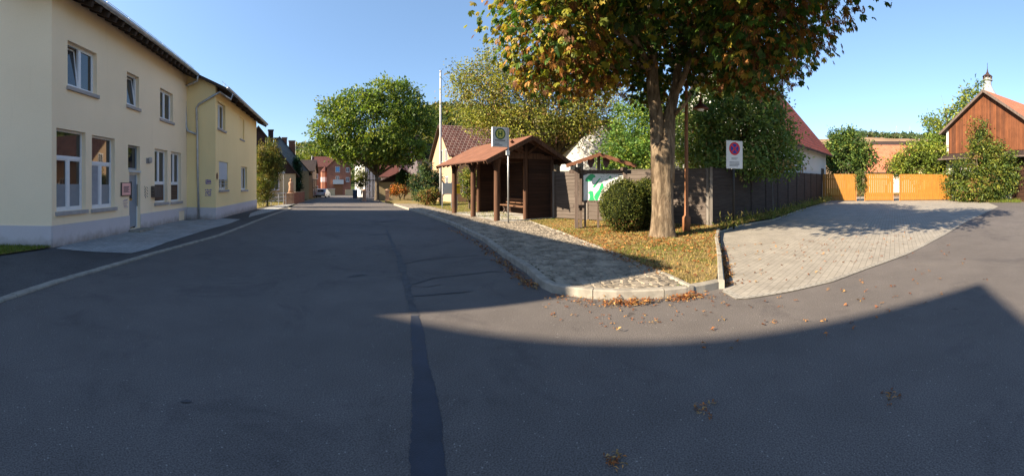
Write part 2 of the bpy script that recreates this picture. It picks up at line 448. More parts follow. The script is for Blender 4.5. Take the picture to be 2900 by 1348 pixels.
# base ground: one sheet to the horizon, hills rise out of it
def build_ground():
    mb = MB(); rings = [0.5]; 
    while rings[-1] < 2500: rings.append(rings[-1]*1.16+.6)
    n = 96
    mb.v.append((0, 0, -.08))
    for r in rings:
        for j in range(n):
            p = D(2*pi*j/n)*r
            mb.v.append((p.x, p.y, G(p.x, p.y)-.07-.001*r))
    mb.f += [(0, 1+(j+1)%n, 1+j) for j in range(n)]
    for i in range(len(rings)-1):
        for j in range(n):
            a = 1+i*n+j; b = 1+i*n+(j+1)%n
            mb.f.append((a, b, b+n, a+n))
    mb.m = [0]*len(mb.f)
    return struct(mb.build('ground', M['ground']))
build_ground()
def st(u, n): return US*u+NS*n
kl = [PV(-150,905), PV(0,762), PV(180,702), PV(400,637), PV(560,592), PV(735,525)]
left_far = [st(45,-3.2), st(70,-1.8), st(100,4.0), st(112,9.5)]
isl = [(990,516),(1055,537),(1134,566),(1214,607),(1267,649),(1324,687),(1362,725),(1385,736),(1419,743),(1479,751),(1551,755),(1646,752),(1696,748),(1760,738),(1815,725)]
KI = [PV(U,V) for U,V in isl]
road_poly = [st(-45,-25), st(-6,-14)] + [k-NS*.3 for k in kl[1:]]+[l-NS*.3 for l in left_far]+[st(112,17), st(75,8.5), st(55,6.0), st(38,5.2), st(22,10), P(2107,38), P(2500,60), P(2900,60), st(-45,60)]
sheet('road', road_poly, 0.0, M['asphalt'], 2.0)

# ---- left pavement: sunken kerb, dark strip, pale block paving
kerb_l = kl+[st(33,-4.1), st(45,-3.2), st(70,-1.8), st(100,4.0)]
def kerb(name, pts, w, top, bot, mat, seg=1.0, gap=.012, side=1):
    pts = [Vector((p[0], p[1], 0)) for p in pts]
    # walk along
    cum = [0]
    for i in range(1, len(pts)): cum.append(cum[-1]+(pts[i]-pts[i-1]).length)
    def at(s):
        for i in range(1, len(pts)):
            if s <= cum[i] or i == len(pts)-1:
                f = (s-cum[i-1])/max(1e-6, cum[i]-cum[i-1]); return pts[i-1].lerp(pts[i], f), (pts[i]-pts[i-1]).normalized()
    mb = MB(); s = 0
    N = max(1, int(cum[-1]/seg)); seg = cum[-1]/N
    for k in range(N):
        a0, b0 = k*seg+gap/2, (k+1)*seg-gap/2
        sub = 3
        P0, P1 = at(a0)[0], at(b0)[0]
        dj = random.uniform(-.006, .006)
        ring = []
        for q in range(sub+1):
            p, d = at(a0+(b0-a0)*q/sub)
            nn = Vector((d.y, -d.x, 0))*side
            zt = G(p.x, p.y)+top+dj; zb = G(p.x, p.y)+bot
            c = .018
            ring.append([p+Vector((0,0,zb)), p+Vector((0,0,zt-c)), p+nn*c+Vector((0,0,zt)), p+nn*(w-c)+Vector((0,0,zt)), p+nn*w+Vector((0,0,zt-c)), p+nn*w+Vector((0,0,zb))])
        base = len(mb.v); m6 = 6
        for r in ring: mb.v += [tuple(v) for v in r]
        for q in range(sub):
            for j in range(m6):
                mb.f.append((base+q*m6+j, base+q*m6+(j+1)%m6, base+(q+1)*m6+(j+1)%m6, base+(q+1)*m6+j))
        mb.f.append(tuple(base+j for j in range(m6-1,-1,-1))); mb.f.append(tuple(base+sub*m6+j for j in range(m6)))
    mb.m = [0]*len(mb.f)
    return struct(mb.build(name, mat))
kerb('kerb', kerb_l, .15, .035, -.12, M['kerb'], 1.1, side=-1)
wing_end = P(645, 25.8)
walk_poly = [PV(-150,905)-US*4]+[k-NS*.14 for k in kerb_l]+[st(100,-4), st(70,-8), st(45,-9), st(27,-7), st(16,-8), st(4,-9), st(-8,-12)]
sheet('pavement', walk_poly, .018, M['asphalt_dark'], 1.5)
pale = [PV(140,628), PV(230,636), PV(330,640), PV(372,630), PV(420,612), PV(470,596), PV(520,580), PV(575,565), PV(605,553), PV(560,551)+NS*0, PV(530,552), PV(455,556), PV(330,577), PV(200,606)]
sheet('paved_sidewalk', pale, .03, M['pave_grey'], .8)
sheet('paved_sidewalk', [PV(625,548), PV(680,534), PV(715,522), PV(745,513), PV(700,516), PV(668,524), PV(630,538)], .03, M['pave_grey'], 1.0)
sheet('grass_verge', [PV(-150,640), PV(-20,649), PV(40,640), PV(95,632), PV(128,626), PV(40,612), PV(-150,600)], .05, M['lawn'], .5)
sheet('grass_verge', [st(26.2,-5.2), st(31,-5.0), st(33,-4.4), st(45,-3.4), st(70,-2.1), st(70,-9), st(46,-12), st(26.2,-12)], .045, M['lawn'], 1.5)

# ---- island: kerb, cobbles, lawn
kerb('kerb', KI, .14, .125, -.1, M['kerb'], 1.0, side=-1)
side_k = [PV(1822,727), PV(1815,655), PV(1806,607), PV(1811,585)]
kerb('kerb', side_k, .10, .15, -.1, M['kerb_pale'], 1.0, side=-1)
drive_left = [PV(1811,585), PV(1870,567), PV(1947,554), PV(2015,529), PV(2077,511), P(2085,31.3)]
kerb('kerb', drive_left, .06, .06, -.1, M['kerb_pale'], 1.0, side=-1)
cg = [(1051,513),(1134,531),(1200,545),(1262,556),(1328,555),(1419,588),(1495,619),(1552,641),(1608,668),(1669,690),(1731,722)]
CG = [PV(U,V,.12) for U,V in cg]
KIN = [k for k in KI]
gate_l, gate_r = P(2068, 31.5), P(2392, 33.0)
# inner edge of kerb
def inner(pts, w):
    out = []
    for i, p in enumerate(pts):
        d = (pts[min(i+1,len(pts)-1)]-pts[max(i-1,0)]); d.z = 0; d.normalize()
        out.append(p+Vector((-d.y, d.x, 0))*w)
    return out
KIN = inner(KI, .135)
cob_poly = KIN[:13]+[CG[10]]+CG[9::-1]
sheet('cobble_bed', cob_poly, .098, M['moss'], .8)
lawn_poly = CG[::-1][::-1]+[]
lawn_poly = [KIN[0]]+CG+KIN[12:]+[side_k[1], side_k[2], side_k[3]]+drive_left[1:]+[P(2085,60), P(1900,70), P(1400,80), P(1150,70), P(1020,60), P(990,46), P(968,46)]
sheet('lawn', lawn_poly, .112, M['lawn'], 1.2)
kerb('edging', CG[4:], .09, .135, -.05, M['kerb'], .5, .008, side=-1)
def cobbles():
    mb = MB(); poly = [(p.x, p.y) for p in cob_poly]
    inner2 = poly
    ax = D(.95); bx = D(.95+pi/2)
    s0 = min(Vector((x,y,0)).dot(ax) for x,y in poly); s1 = max(Vector((x,y,0)).dot(ax) for x,y in poly)
    t0 = min(Vector((x,y,0)).dot(bx) for x,y in poly); t1 = max(Vector((x,y,0)).dot(bx) for x,y in poly)
    s = s0
    while s < s1:
        w = random.uniform(.095, .125) if s < 22 else .2
        t = t0-random.uniform(0, .2)
        while t < t1:
            L = random.uniform(.11, .19) if s < 22 else .3
            c = ax*(s+w/2+.035*sin(t*2.1+s*.6))+bx*(t+L/2)
            if inside(c.x, c.y, poly):
                g = G(c.x, c.y); h = .124+random.uniform(-.006, .006); r = random.uniform(-.12, .12)
                a2 = D(.95+r); b2 = D(.95+r+pi/2)
                k = .90; tl = random.uniform(-.004, .004); tm = random.uniform(-.004, .004)
                hw, hl = w/2-.006, L/2-.007
                vs = []
                for sc, z in ((1, .09), (1, h-.012), (k*.93, h)):
                    for i, j in ((-1,-1),(1,-1),(1,1),(-1,1)):
                        rr = 1+random.uniform(-.1, .06)
                        q = c+a2*(i*hw*sc*rr)+b2*(j*hl*sc*rr)
                        vs.append((q.x, q.y, g+z+(tl*i+tm*j if z > .1 else 0)))
                mb.add(vs, [(0,1,5,4),(1,2,6,5),(2,3,7,6),(3,0,4,7),(4,5,9,8),(5,6,10,9),(6,7,11,10),(7,4,8,11),(8,9,10,11)], 0)
            t += L
        s += w
    o = mb.build('cobble_pavement', M['cobble'], fix=False)
    return struct(o)
cobbles()

# ---- block-paved driveway and its pale edging
drv_r = [(1815,733),(1850,753),(1880,752),(1984,735),(2095,709),(2169,681),(2281,640.5),(2377,590.5),(2429,559),(2511,520)]
DR = [PV(U,V,.006) for U,V in drv_r]
drive_poly = [side_k[0]]+DR+[P(2470,33.5), P(2470,40), P(2090,40)]+drive_left[::-1]+[side_k[1]]
sheet('driveway', drive_poly, .008, M['pave'], 1.0)
IE = []
for i, p in enumerate(DR):
    d = (DR[min(i+1,len(DR)-1)]-DR[max(i-1,0)]); d.z = 0; d.normalize(); IE.append(p+Vector((-d.y, d.x, 0))*.13)
sheet('driveway_edging', DR+IE[::-1], .016, M['edge_stone'], .5)

# ---- tar seam and cracks in the asphalt
def strip(name, pts, mat, off, jit=.0, px=True):
    L, Rr = [], []
    P_ = []
    for (U, V, w) in pts: P_.append((PV(U, V), w))
    fine = []
    for i in range(len(P_)-1):
        n = max(2, int((P_[i+1][0]-P_[i][0]).length/.03))
        for j in range(n): 
            f = j/n; fine.append((P_[i][0].lerp(P_[i+1][0], f), P_[i][1]*(1-f)+P_[i+1][1]*f))
    fine.append(P_[-1])
    mb = MB(); k = len(fine); ja = jb = 0.0
    for i, (p, w) in enumerate(fine):
        d = (fine[min(i+1,k-1)][0]-fine[max(i-1,0)][0]); d.z = 0; d.normalize(); n = Vector((d.y, -d.x, 0))
        ja = .6*ja+.4*random.uniform(-jit, jit)*1.8; jb = .6*jb+.4*random.uniform(-jit, jit)*1.8
        wa = w/2*(1+ja+jit*.7*sin(i*.13)); wb = w/2*(1+jb+jit*.7*sin(i*.09+2))
        for q in (p-n*wa, p+n*wb): mb.v.append((q.x, q.y, G(q.x, q.y)+off))
    mb.f = [(2*i, 2*i+1, 2*i+3, 2*i+2) for i in range(k-1)]; mb.m = [0]*len(mb.f)
    return struct(mb.build(name, mat))
strip('tar_seam', [(972,578,.05),(986,611,.09),(1005,649,.13),(1021,708,.12),(1033,755,.08),(1042,795,.09)], M['tar_old'], .005, .35)
strip('tar_seam', [(1042,795,.09),(1050,848,.16),(1061,938,.15),(1071,1041,.18),(1078,1193,.21),(1082,1290,.22)], M['tar'], .005, .14)
for c in ([(1005,665,.05),(1060,655,.035),(1115,648,.05),(1170,645,.02),(1200,642,.03)], [(1035,716,.03),(1090,700,.04),(1160,692,.05),(1240,683,.03),(1262,685,.02)],
          [(1035,745,.04),(1085,742,.03),(1135,738,.06),(1190,733,.02)], 
          [(930,556,.10),(965,559,.3),(1005,553,.12)], [(925,592,.1),(960,590,.16),(985,592,.05)], [(875,697,.03),(895,693,.09),(918,692,.03)], [(1040,720,.02),(1075,722,.02),(1110,716,.02)], [(455,1012,.012),(470,1011,.03),(482,1012,.012)]):
    strip('road_crack', c, M['tar_old'], .0075, .5)

# ---- hills
def hill(name, az0, az1, prof, d0, d1, mat, zb=-2.0):
    mb = MB(); n = 70; k = 10
    def top(U):
        for i in range(len(prof)-1):
            if prof[i][0] <= U <= prof[i+1][0]:
                f = (U-prof[i][0])/(prof[i+1][0]-prof[i][0]); f = f*f*(3-2*f); return prof[i][1]*(1-f)+prof[i+1][1]*f
        return prof[0][1] if U < prof[0][0] else prof[-1][1]
    def zat(U, f): 
        H = EYE+(HZ-top(U))/F*d1
        return zb+(H-zb)*(f*f*(3-2*f))**.8
    for i in range(n+1):
        U = az0+(az1-az0)*i/n
        for j in range(k+1):
            f = j/k; p = D(U/F)*(d0+(d1-d0)*f); mb.v.append((p.x, p.y, zat(U, f)+.6*sin(i*.9+j*1.7)*f*(1-f)*4*.6))
        p = D(U/F)*(d1*1.5); mb.v.append((p.x, p.y, zb-5))
    r = k+2
    mb.f = [(i*r+j, i*r+j+1, (i+1)*r+j+1, (i+1)*r+j) for i in range(n) for j in range(r-1)]; mb.m = [0]*len(mb.f)
    o = mb.build(name, mat, smooth=True); struct(o)
    return zat
M['forest_floor'] = m_plain('forest_floor', (.05,.07,.02), .95, .1, var=.3, scale=.2)
M['field'] = m_plain('brown_field', (.24,.16,.10), .95, .1, var=.2, scale=.05)
prof1 = [(300,395),(700,398),(780,384),(850,382),(950,360),(1040,310),(1100,288),(1250,292),(1500,330),(1750,352),(1950,362)]
Z1 = hill('wooded_hill', 300, 1950, prof1, 170, 300, M['forest_floor'])
prof2 = [(1750,358),(2100,352),(2170,346),(2250,350),(2330,352),(2420,356),(2700,352),(3000,360)]
Z2 = hill('field_hill', 1750, 3000, prof2, 260, 480, M['field'])

# ================================================================== YELLOW HOUSE (left)
HB = Fr(P(130, 9.9, 0.0), .836)
YW = thing('yellow_house', 'cream and yellow rendered corner house with grey plinth along the left pavement', 'house', HB.O, HB.a)
XL = HB.x(470); EZ = 6.45; YO = -1.35
XR = HB.x(645, YO)
RD = .19
def pxwin(U0, U1, Vt, Vb, y=0.0, f=HB):
    x0, x1 = f.x(U0, y), f.x(U1, y)
    return (x0, x1, f.z(U0, Vb, y), f.z(U0, Vt, y))
ow = {'u1': pxwin(170,243.6,100,216), 'u2': pxwin(319,349.6,179,263), 'u3': pxwin(402.6,435,220,297),
      'g1': pxwin(142,215.4,321,533), 'g2': pxwin(231,288.7,339,526), 'tr': pxwin(322,352,363.6,427), 'dr': pxwin(325,353,434,573),
      'g3': pxwin(389,421,373,511), 'g4': pxwin(430,455.5,380.6,508)}
wo = {'w1': pxwin(547.4,566.8,253.7,321,YO), 'w2': pxwin(603,614,293,348,YO), 'w3': pxwin(550.8,573,404.5,478,YO), 'w4': pxwin(606.4,621.4,418,478,YO)}
def wall_holes(mb, x0, x1, z0, z1, holes, y, depth, m=0):
    xs = sorted(set([x0, x1]+[h[0] for h in holes]+[h[1] for h in holes])); zs = sorted(set([z0, z1]+[h[2] for h in holes]+[h[3] for h in holes]))
    for i in range(len(xs)-1):
        for j in range(len(zs)-1):
            cx, cz = (xs[i]+xs[i+1])/2, (zs[j]+zs[j+1])/2
            if any(h[0] < cx < h[1] and h[2] < cz < h[3] for h in holes): continue
            mb.poly([(xs[i],y,zs[j]),(xs[i+1],y,zs[j]),(xs[i+1],y,zs[j+1]),(xs[i],y,zs[j+1])], m)
    for h in holes:
        a, b, c, d = h
        mb.poly([(a,y,c),(a,y,d),(a,y+depth,d),(a,y+depth,c)], m); mb.poly([(b,y,c),(b,y+depth,c),(b,y+depth,d),(b,y,d)], m)
        mb.poly([(a,y,d),(b,y,d),(b,y+depth,d),(a,y+depth,d)], m); mb.poly([(a,y,c),(a,y+depth,c),(b,y+depth,c),(b,y,c)], m)
        mb.poly([(a-.02,y+depth+.12,c-.02),(b+.02,y+depth+.12,c-.02),(b+.02,y+depth+.12,d+.02),(a-.02,y+depth+.12,d+.02)], m)
PZ = .56
dr = ow['dr']; ow['dr'] = (dr[0], dr[1], .09, dr[3])
mb = MB()
holes = [h if h is not ow['dr'] else h for h in ow.values()]
def roofz(y): return EZ-.12+(y+.6)*.533
wt = roofz(0)
wall_holes(mb, 0, XL, -.2, wt, holes, 0, RD)
c1 = Vector((-.96, 1.26, 0))
mb.poly([(0,0,-.2),(0,0,wt),(c1.x,c1.y,roofz(c1.y)),(c1.x,c1.y,-.2)])
yb = 8.3; yr = 4.1
mb.poly([(c1.x,c1.y,-.2),(c1.x,yb,-.2),(c1.x,yb,roofz(-.1)),(c1.x,yr,roofz(yr)),(c1.x,c1.y,roofz(c1.y))])
mb.poly([(c1.x,yb,-.2),(XR,yb,-.2),(XR,yb,roofz(-.1)),(c1.x,yb,roofz(-.1))])
mb.build('wall', M['cream'], YW, fix=False)
mb = MB()
wall_holes(mb, XL, XR, -.3, roofz(YO), list(wo.values()), YO, RD)
mb.poly([(XL,YO,-.3),(XL,0,-.3),(XL,0,wt),(XL,YO,roofz(YO))])
mb.poly([(XR,YO,-.3),(XR,yb,-.3),(XR,yb,roofz(-.1)),(XR,yr,roofz(yr)),(XR,YO,roofz(YO))])
mb.build('wing_wall', M['yellow'], YW, fix=False)
# plinth, 25 mm proud, split round the door and cellar opening
px = .025
cx0, cx1 = HB.x(449), HB.x(463.5)
mb = MB()
mb.box(0, dr[0], -px, 0.0-.001, -.25, PZ); mb.box(dr[1], cx0, -px, -.001, -.25, PZ); mb.box(cx1, XL-px, -px, -.001, -.25, PZ); mb.box(cx0, cx1, -px, -.001, .43, PZ)
e = Vector((c1.x, c1.y, 0)).normalized(); nn = Vector((-e.y, e.x, 0)); nn = nn if nn.y < 0 else -nn
q = [Vector((0,0,0)), c1, c1+nn*px, Vector((0,0,0))+nn*px]
vs = [(v.x,v.y,-.25) for v in q]+[(v.x,v.y,PZ) for v in q]
mb.add(vs, [(0,3,2,1),(4,5,6,7),(0,1,5,4),(1,2,6,5),(2,3,7,6),(3,0,4,7)])
mb.box(XL-px, XL-.001, YO-px, -.001, -.3, PZ); mb.box(XL, XR+px, YO-px, YO-.001, -.3, PZ)
mb.build('plinth', M['plinth'], YW)
mb = MB(); mb.box(cx0, cx1, .002, .01, -.25, .43)
mb.build('cellar_opening', M['dark'], YW)
# roof
mb = MB(); RX0, RX1 = -1.15, XR+.45
xw = XL-.35
def RP(x, y): return (x, y, EZ+(y+.6)*.533)
mb.slab([RP(RX0,-.6), RP(xw,-.6), RP(xw,YO-.6), RP(RX1,YO-.6), RP(RX1,yr), RP(RX0,yr)], .12, 0, 1)
mb.slab([(RX0,yr,EZ+(yr+.6)*.533),(RX1,yr,EZ+(yr+.6)*.533),(RX1,yb+.6,EZ),(RX0,yb+.6,EZ)], .12, 0, 1)
mb.build('roof', [M['roof_grey'], M['eave_wood']], YW)
for i in range(22):
    x = .5+i*(xw-.6)/21.0 
    MB().beam((x,-.62,EZ-.22), (x,.0,EZ-.22+.62*.533), .1, .13).build('rafter_tail', M['eave_wood'], YW)
for i in range(9):
    x = XL+.3+i*(RX1-XL-.45)/8.0
    z = EZ-1.35*.533-.22
    MB().beam((x,YO-.62,z), (x,YO,z+.62*.533), .1, .13).build('rafter_tail', M['eave_wood'], YW)
MB().tube([(RX0,-.67,EZ-.04),(xw-.02,-.67,EZ-.07)], .075, 10).build('gutter', M['zinc'], YW, smooth=True)
zg = EZ-1.35*.533
MB().tube([(xw,YO-.67,zg-.04),(RX1,YO-.67,zg-.07)], .075, 10).build('gutter', M['zinc'], YW, smooth=True)
mb = MB()
mb.tube([RP2 for RP2 in [(RX0,-.45,EZ+.28),(xw,-.45,EZ+.24)]], .008, 5)
for i in range(14): x = RX0+.5+i*1.25; mb.tube([(x,-.45,EZ+.05),(x,-.45,EZ+.27)], .007, 5) if x < xw else None
mb.tube([(xw,-1.75,zg+.28),(RX1,-1.75,zg+.26)], .008, 5)
for i in range(7): x = xw+.3+i*1.4; mb.tube([(x,-1.75,zg+.08),(x,-1.75,zg+.27)], .007, 5)
mb.build('lightning_wire', M['zinc'], YW)
def pipe(pts, r=.05):
    mb = MB(); mb.tube(pts, r, 10)
    return mb.build('downpipe', M['zinc'], YW, smooth=True)
def S(U, V, x=None):   # a point on the wing's side wall (plane x = XL-.09) seen at U,V
    d = D(U/F); X = XL-.09
    t = (HB.O.dot(HB.ex)+X)/d.dot(HB.ex)
    y = (d*t-Vector((HB.O.x,HB.O.y,0))).dot(HB.ey)
    return (X, y, EYE+(HZ-V)/F*t-HB.O.z)
pipe([(xw-.1,-.67,EZ-.1),(xw-.1,-.66,EZ-.35),S(466,216),S(465,235),S(468,318),S(472,329),S(494,338)])
a_ = S(494,265)
pipe([(XL+.35,YO-.67,zg-.1),(XL+.3,YO-.62,zg-.38),S(553,231),S(500,262),S(494,272),S(496,340),S(497,430),S(500,548)])
# windows
def win(h, y, name='window', cols=2, transom=None, ground=False, tilt=False, low=None, sillover=.07, material='pvc', low_mat=None, curtain=False, f=HB, root=YW, half=None, fw=.055, sill=True):
    x0, x1, z0, z1 = h; yy = y+RD-.06
    mb = MB()
    fr = [(x0,x0+fw,z0,z1),(x1-fw,x1,z0,z1)]
    for a, b, c, d in fr: mb.box(a, b, yy, yy+.07, c, d)
    mb.box(x0+fw, x1-fw, yy, yy+.07, z0, z0+fw*1.3); mb.box(x0+fw, x1-fw, yy, yy+.07, z1-fw, z1)
    zt = z1-fw
    zb = z0+fw*1.3
    panes = []
    if transom is not None:
        zt2 = z0+(z1-z0)*transom
        mb.box(x0+fw, x1-fw, yy-.01, yy+.06, zt2-.045, zt2+.045)
        if half is None: panes.append((x0+fw, x1-fw, zt2+.045, zt)); zt = zt2-.045
        else: panes.append((x0+fw, x1-fw, zb, zt2-.045)); zb = zt2+.045
    inner_w = (x1-x0-2*fw)
    for c in range(cols):
        a = x0+fw+inner_w*c/cols; b = x0+fw+inner_w*(c+1)/cols
        if c: mb.box(a-.05, a+.05, yy-.012, yy+.058, zb, zt)
        a2 = a+(.05 if c else 0); b2 = b-(.05 if c < cols-1 else 0)
        if tilt and c == 0:
            o = mb2 = MB()
            hgt = zt-zb; w = b2-a2; s = .045
            for q in ((0,s,0,hgt),(w-s,w,0,hgt),(s,w-s,0,s),(s,w-s,hgt-s,hgt)): mb2.box(q[0],q[1],-.0,.05,q[2],q[3])
            panes_t = (a2, b2, zb, zt)
            mb.box(a2, b2, yy+.165, yy+.17, zb, zt, 1)
        else:
            s = .035
            for q in ((a2,a2+s,zb,zt),(b2-s,b2,zb,zt),(a2+s,b2-s,zb,zb+s),(a2+s,b2-s,zt-s,zt)): mb.box(q[0],q[1],yy+.004,yy+.055,q[2],q[3])
            panes.append((a2+s, b2-s, zb+s, zt-s))
    w_ = mb.build(name, [M[material], M['dark']], root)
    pm = MB()
    for a, b, c, d in panes: pm.box(a, b, yy+.03, yy+.036, c, d)
    if panes: pm.build('pane', M['glass'], w_)
    if tilt:
        a2, b2, zb, zt = panes_t
        so = mb2.build('tilted_sash', M['pvc'], w_); so.location = (a2, yy, zb); so.rotation_euler.x = 0 
        so.rotation_euler.x = radians(-7)
        g = MB(); g.box(.045, b2-a2-.045, .02, .026, .045, zt-zb-.045); go = g.build('pane', M['glass'], w_); go.location = so.location; go.rotation_euler.x = radians(-7)
    if low:
        zz = z0+(z1-z0)*low
        lm = MB()
        for a, b, c, d in panes:
            if c < zz: lm.box(a, b, yy+.024, yy+.028, c, min(d, zz))
        lm.build('privacy_film' if low_mat in (None, 'film') else 'blind', M[low_mat or 'film'], w_)
    if curtain:
        cm = MB(); a, b, c, d = panes[1] if len(panes) > 1 else panes[0]
        n = 9
        for i in range(n): xx = a+(b-a)*i/n; cm.box(xx, xx+(b-a)/n*.7, yy+.018-.003*(i%2), yy+.024, c, d)
        cm.build('curtain', M['curtain'], w_)
    if sill:
        MB().box(x0-.05, x1+.06, y-.07, y+RD-.062, z0-.10, z0-.002).build('sill', M['sill'], w_, bevel=.006)
    return w_
win(ow['u1'], 0, cols=2, tilt=True); win(ow['u2'], 0, cols=1, tilt=True); win(ow['u3'], 0, cols=2)
win(ow['g1'], 0, cols=2, transom=.66, low=.33); win(ow['g2'], 0, cols=2, transom=.63, low=.33, curtain=True)
win(ow['g3'], 0, cols=2, transom=.36, half=1, low=.33, low_mat='blind'); win(ow['g4'], 0, cols=2, transom=.36, half=1, low=.33, low_mat='blind')
t_ = ow['tr']; win(t_, 0, name='fanlight', cols=1, material='door', sill=False, fw=.035)
win(wo['w1'], YO, cols=2); win(wo['w4'], YO, cols=2, fw=.045)
h = wo['w3']; zs = h[2]+(h[3]-h[2])*.36
w_ = win(h, YO, cols=2)
MB().box(h[0]+.01, h[1]-.01, YO+.04, YO+.07, zs, h[3]-.01).build('roller_shutter', M['shutter'], w_)
g = MB()
for i in range(3): zz = h[2]+.12+i*.15; g.tube([(h[0],YO+.02,zz),(h[1],YO+.02,zz)], .012, 6)
for i in range(5): xx = h[0]+(h[1]-h[0])*(i+.5)/5; g.tube([(xx,YO+.02,h[2]+.05),(xx,YO+.02,h[2]+.45)], .008, 6)
g.build('railing', M['steel'], w_)
h = wo['w2']; b_ = MB().box(h[0], h[1], YO+.07, YO+.1, h[2], h[3]).build('blind_niche', M['yellow'], YW)
MB().box(h[0]-.04, h[1]+.05, YO-.05, YO+.06, h[2]-.08, h[2]-.002).build('sill', M['sill'], b_)
# door
x0, x1, z0, z1 = ow['dr']
mb = MB(); yy = RD-.07
mb.box(x0, x0+.05, yy, yy+.06, z0, z1); mb.box(x1-.05, x1, yy, yy+.06, z0, z1); mb.box(x0+.05, x1-.05, yy, yy+.06, z1-.06, z1); mb.box(x0+.05,x1-.05,yy+.02,yy+.06,z0+.05,z1-.06,1)
dd = mb.build('front_door', [M['pvc'], M['door']], YW)
MB().box(x0+.2, x0+.42, yy+.012, yy+.018, z0+.95, z1-.3).build('pane', M['glass'], dd)
MB().tube([(x1-.13,yy-.06,z0+.75),(x1-.13,yy-.06,z0+1.5)], .015, 8).build('handle', M['black'], dd)
MB().box(x0-.1, x1+.15, -.45, -.027, -.05, .09).build('doorstep', M['kerb'], YW, bevel=.01)
MB().box(x0-.03, x1+.03, -.012, -.001, z1+.012, t_[2]-.01).build('door_lintel', M['white_wall'], YW)
# things fixed to the wall
wr = YW.location
def on_wall(name, mb, mats, lab=None):
    o = mb.build(name, mats, YW); 
    return o
a, b, c, d = pxwin(303,325.5,459,493)
mb = MB().box(a, b, -.05, -.002, c, d, 0); 
nb = mb.build('notice_case', M['board_grey'], YW)
s_ = MB().box(a+.02, b-.02, -.056, -.051, c+.025, d-.02).build('notice', M['pink'], nb)
n = 7
for i in range(n):
    zz = d-.14-i*(d-c-.22)/n; MB().box(a+.1, b-.1-(i%3)*.05, -.059, -.0565, zz, zz+.018).build('printed_line', M['ink'], nb)
mb = MB(); a, b, c, d = pxwin(308,322,500,523)
for i in range(6):
    zz = d-i*(d-c)/6; xx = a+random.uniform(0,.1); mb.beam((xx,-.006,zz-.03),(xx+random.uniform(.15,.3),-.006,zz-random.uniform(0,.06)),.008,.018, up=(0,1,0))
on_wall('wall_lettering', mb, M['purple'])
mb = MB(); a, b, c, d = pxwin(363,373,468,497)
for i in range(4):
    zz = d-i*(d-c)/4
    mb.beam((a,-.006,zz),(a+.1,-.006,zz-.12),.008,.02, up=(0,1,0)); mb.beam((a+.16,-.006,zz-.03),(a+.26,-.006,zz-.09),.008,.025, up=(0,1,0))
on_wall('wall_lettering', mb, M['ink'])
a, b, c, d = pxwin(379.5,397,468,496.5)
mb = MB().box(a, b+.1, -.16, -.002, c, d); mbx = on_wall('letterbox', mb, M['board_grey']); 
for i in range(3): MB().box(a-.004, a-.001, -.14, -.03, c+.08+i*.11, c+.1+i*.11).build('slot', M['black'], mbx)
a, b, c, d = pxwin(367,376,397,411)
mb = MB().box(a, b, -.02, -.002, c, d); mb.lathe([(.05,0),(.07,.05),(.07,.16),(.05,.2)], ((a+b)/2,-.1,c+.02), 12); mb.box((a+b)/2-.02,(a+b)/2+.02,-.06,-.02,c+.08,c+.12)
on_wall('wall_lamp', mb, M['sill'])
cp = S(465,373); mb = MB().box(cp[0]-.18, cp[0]-.02, cp[1]-.06, cp[1]+.04, cp[2]-.05, cp[2]+.05); mb.box(cp[0]-.03,cp[0]+.08,cp[1]-.015,cp[1]+.015,cp[2],cp[2]+.04)
on_wall('camera', mb, M['black'])
def side_print(U0, U1, V0, V1, rows, mat):
    mb = MB()
    for i in range(rows):
        V = V0+(V1-V0)*(i+.3)/rows
        A = S(U0+random.uniform(0,2), V); B = S(U1-random.uniform(0,5), V)
        X = XL-.012
        nb_ = 4
        for k in range(nb_):
            f0, f1 = k/nb_, (k+random.uniform(.5,.9))/nb_
            mb.box(X, X+.008, B[1]+(A[1]-B[1])*(1-f1), B[1]+(A[1]-B[1])*(1-f0), A[2]-.03, A[2]+random.uniform(.0,.03))
    o = on_wall('wall_lettering', mb, mat)
side_print(514,532,452,464,3,M['purple']); side_print(514,532,476,494,4,M['purple'])
xo = HB.x(545.5, YO); zo = HB.z(545.5, 443, YO)
mb = MB(); mb.add([(xo+.13*cos(2*pi*k/12), YO-.02, zo+.15*sin(2*pi*k/12)) for k in range(12)]+[(xo+.13*cos(2*pi*k/12), YO-.003, zo+.15*sin(2*pi*k/12)) for k in range(12)], [tuple(range(12))]+[(k,(k+1)%12,12+(k+1)%12,12+k) for k in range(12)])
on_wall('round_plaque', mb, M['lamp_brown'])

# neighbour house behind, out of frame to the left: it throws the long straight shadow over the junction
def simple_block(name, lab, O, a, w, dep, eave, ridge, wm, rm, over=.35):
    t = thing(name, lab, 'house', O, a)
    mb = MB(); mb.box(0, w, 0, dep, -1, eave); mb.vprism([(0,eave),(w,eave),(w/2,ridge-.1)], 0.0, dep)
    mb.build('wall', M[wm], t)
    mb = MB(); k = (ridge-eave)/(w/2)
    mb.slab([(-over,-over,eave-over*k),(w/2,-over,ridge),(w/2,dep+over,ridge),(-over,dep+over,eave-over*k)], .1)
    mb.slab([(w/2,-over,ridge),(w+over,-over,eave-over*k),(w+over,dep+over,eave-over*k),(w/2,dep+over,ridge)], .1)
    mb.build('roof', M[rm], t)
    return t
SUN_EL = 29.0; SUN_ANTI = 2.52
def cast(px_, py_, z): # where something of height z must stand to drop its shadow at px,py
    L = z/tan(radians(SUN_EL)); return Vector((px_, py_, 0))-D(SUN_ANTI)*L
hz = 12.0
A = cast(4.03, -5.05, hz); B = cast(4.03, 3.7, hz)
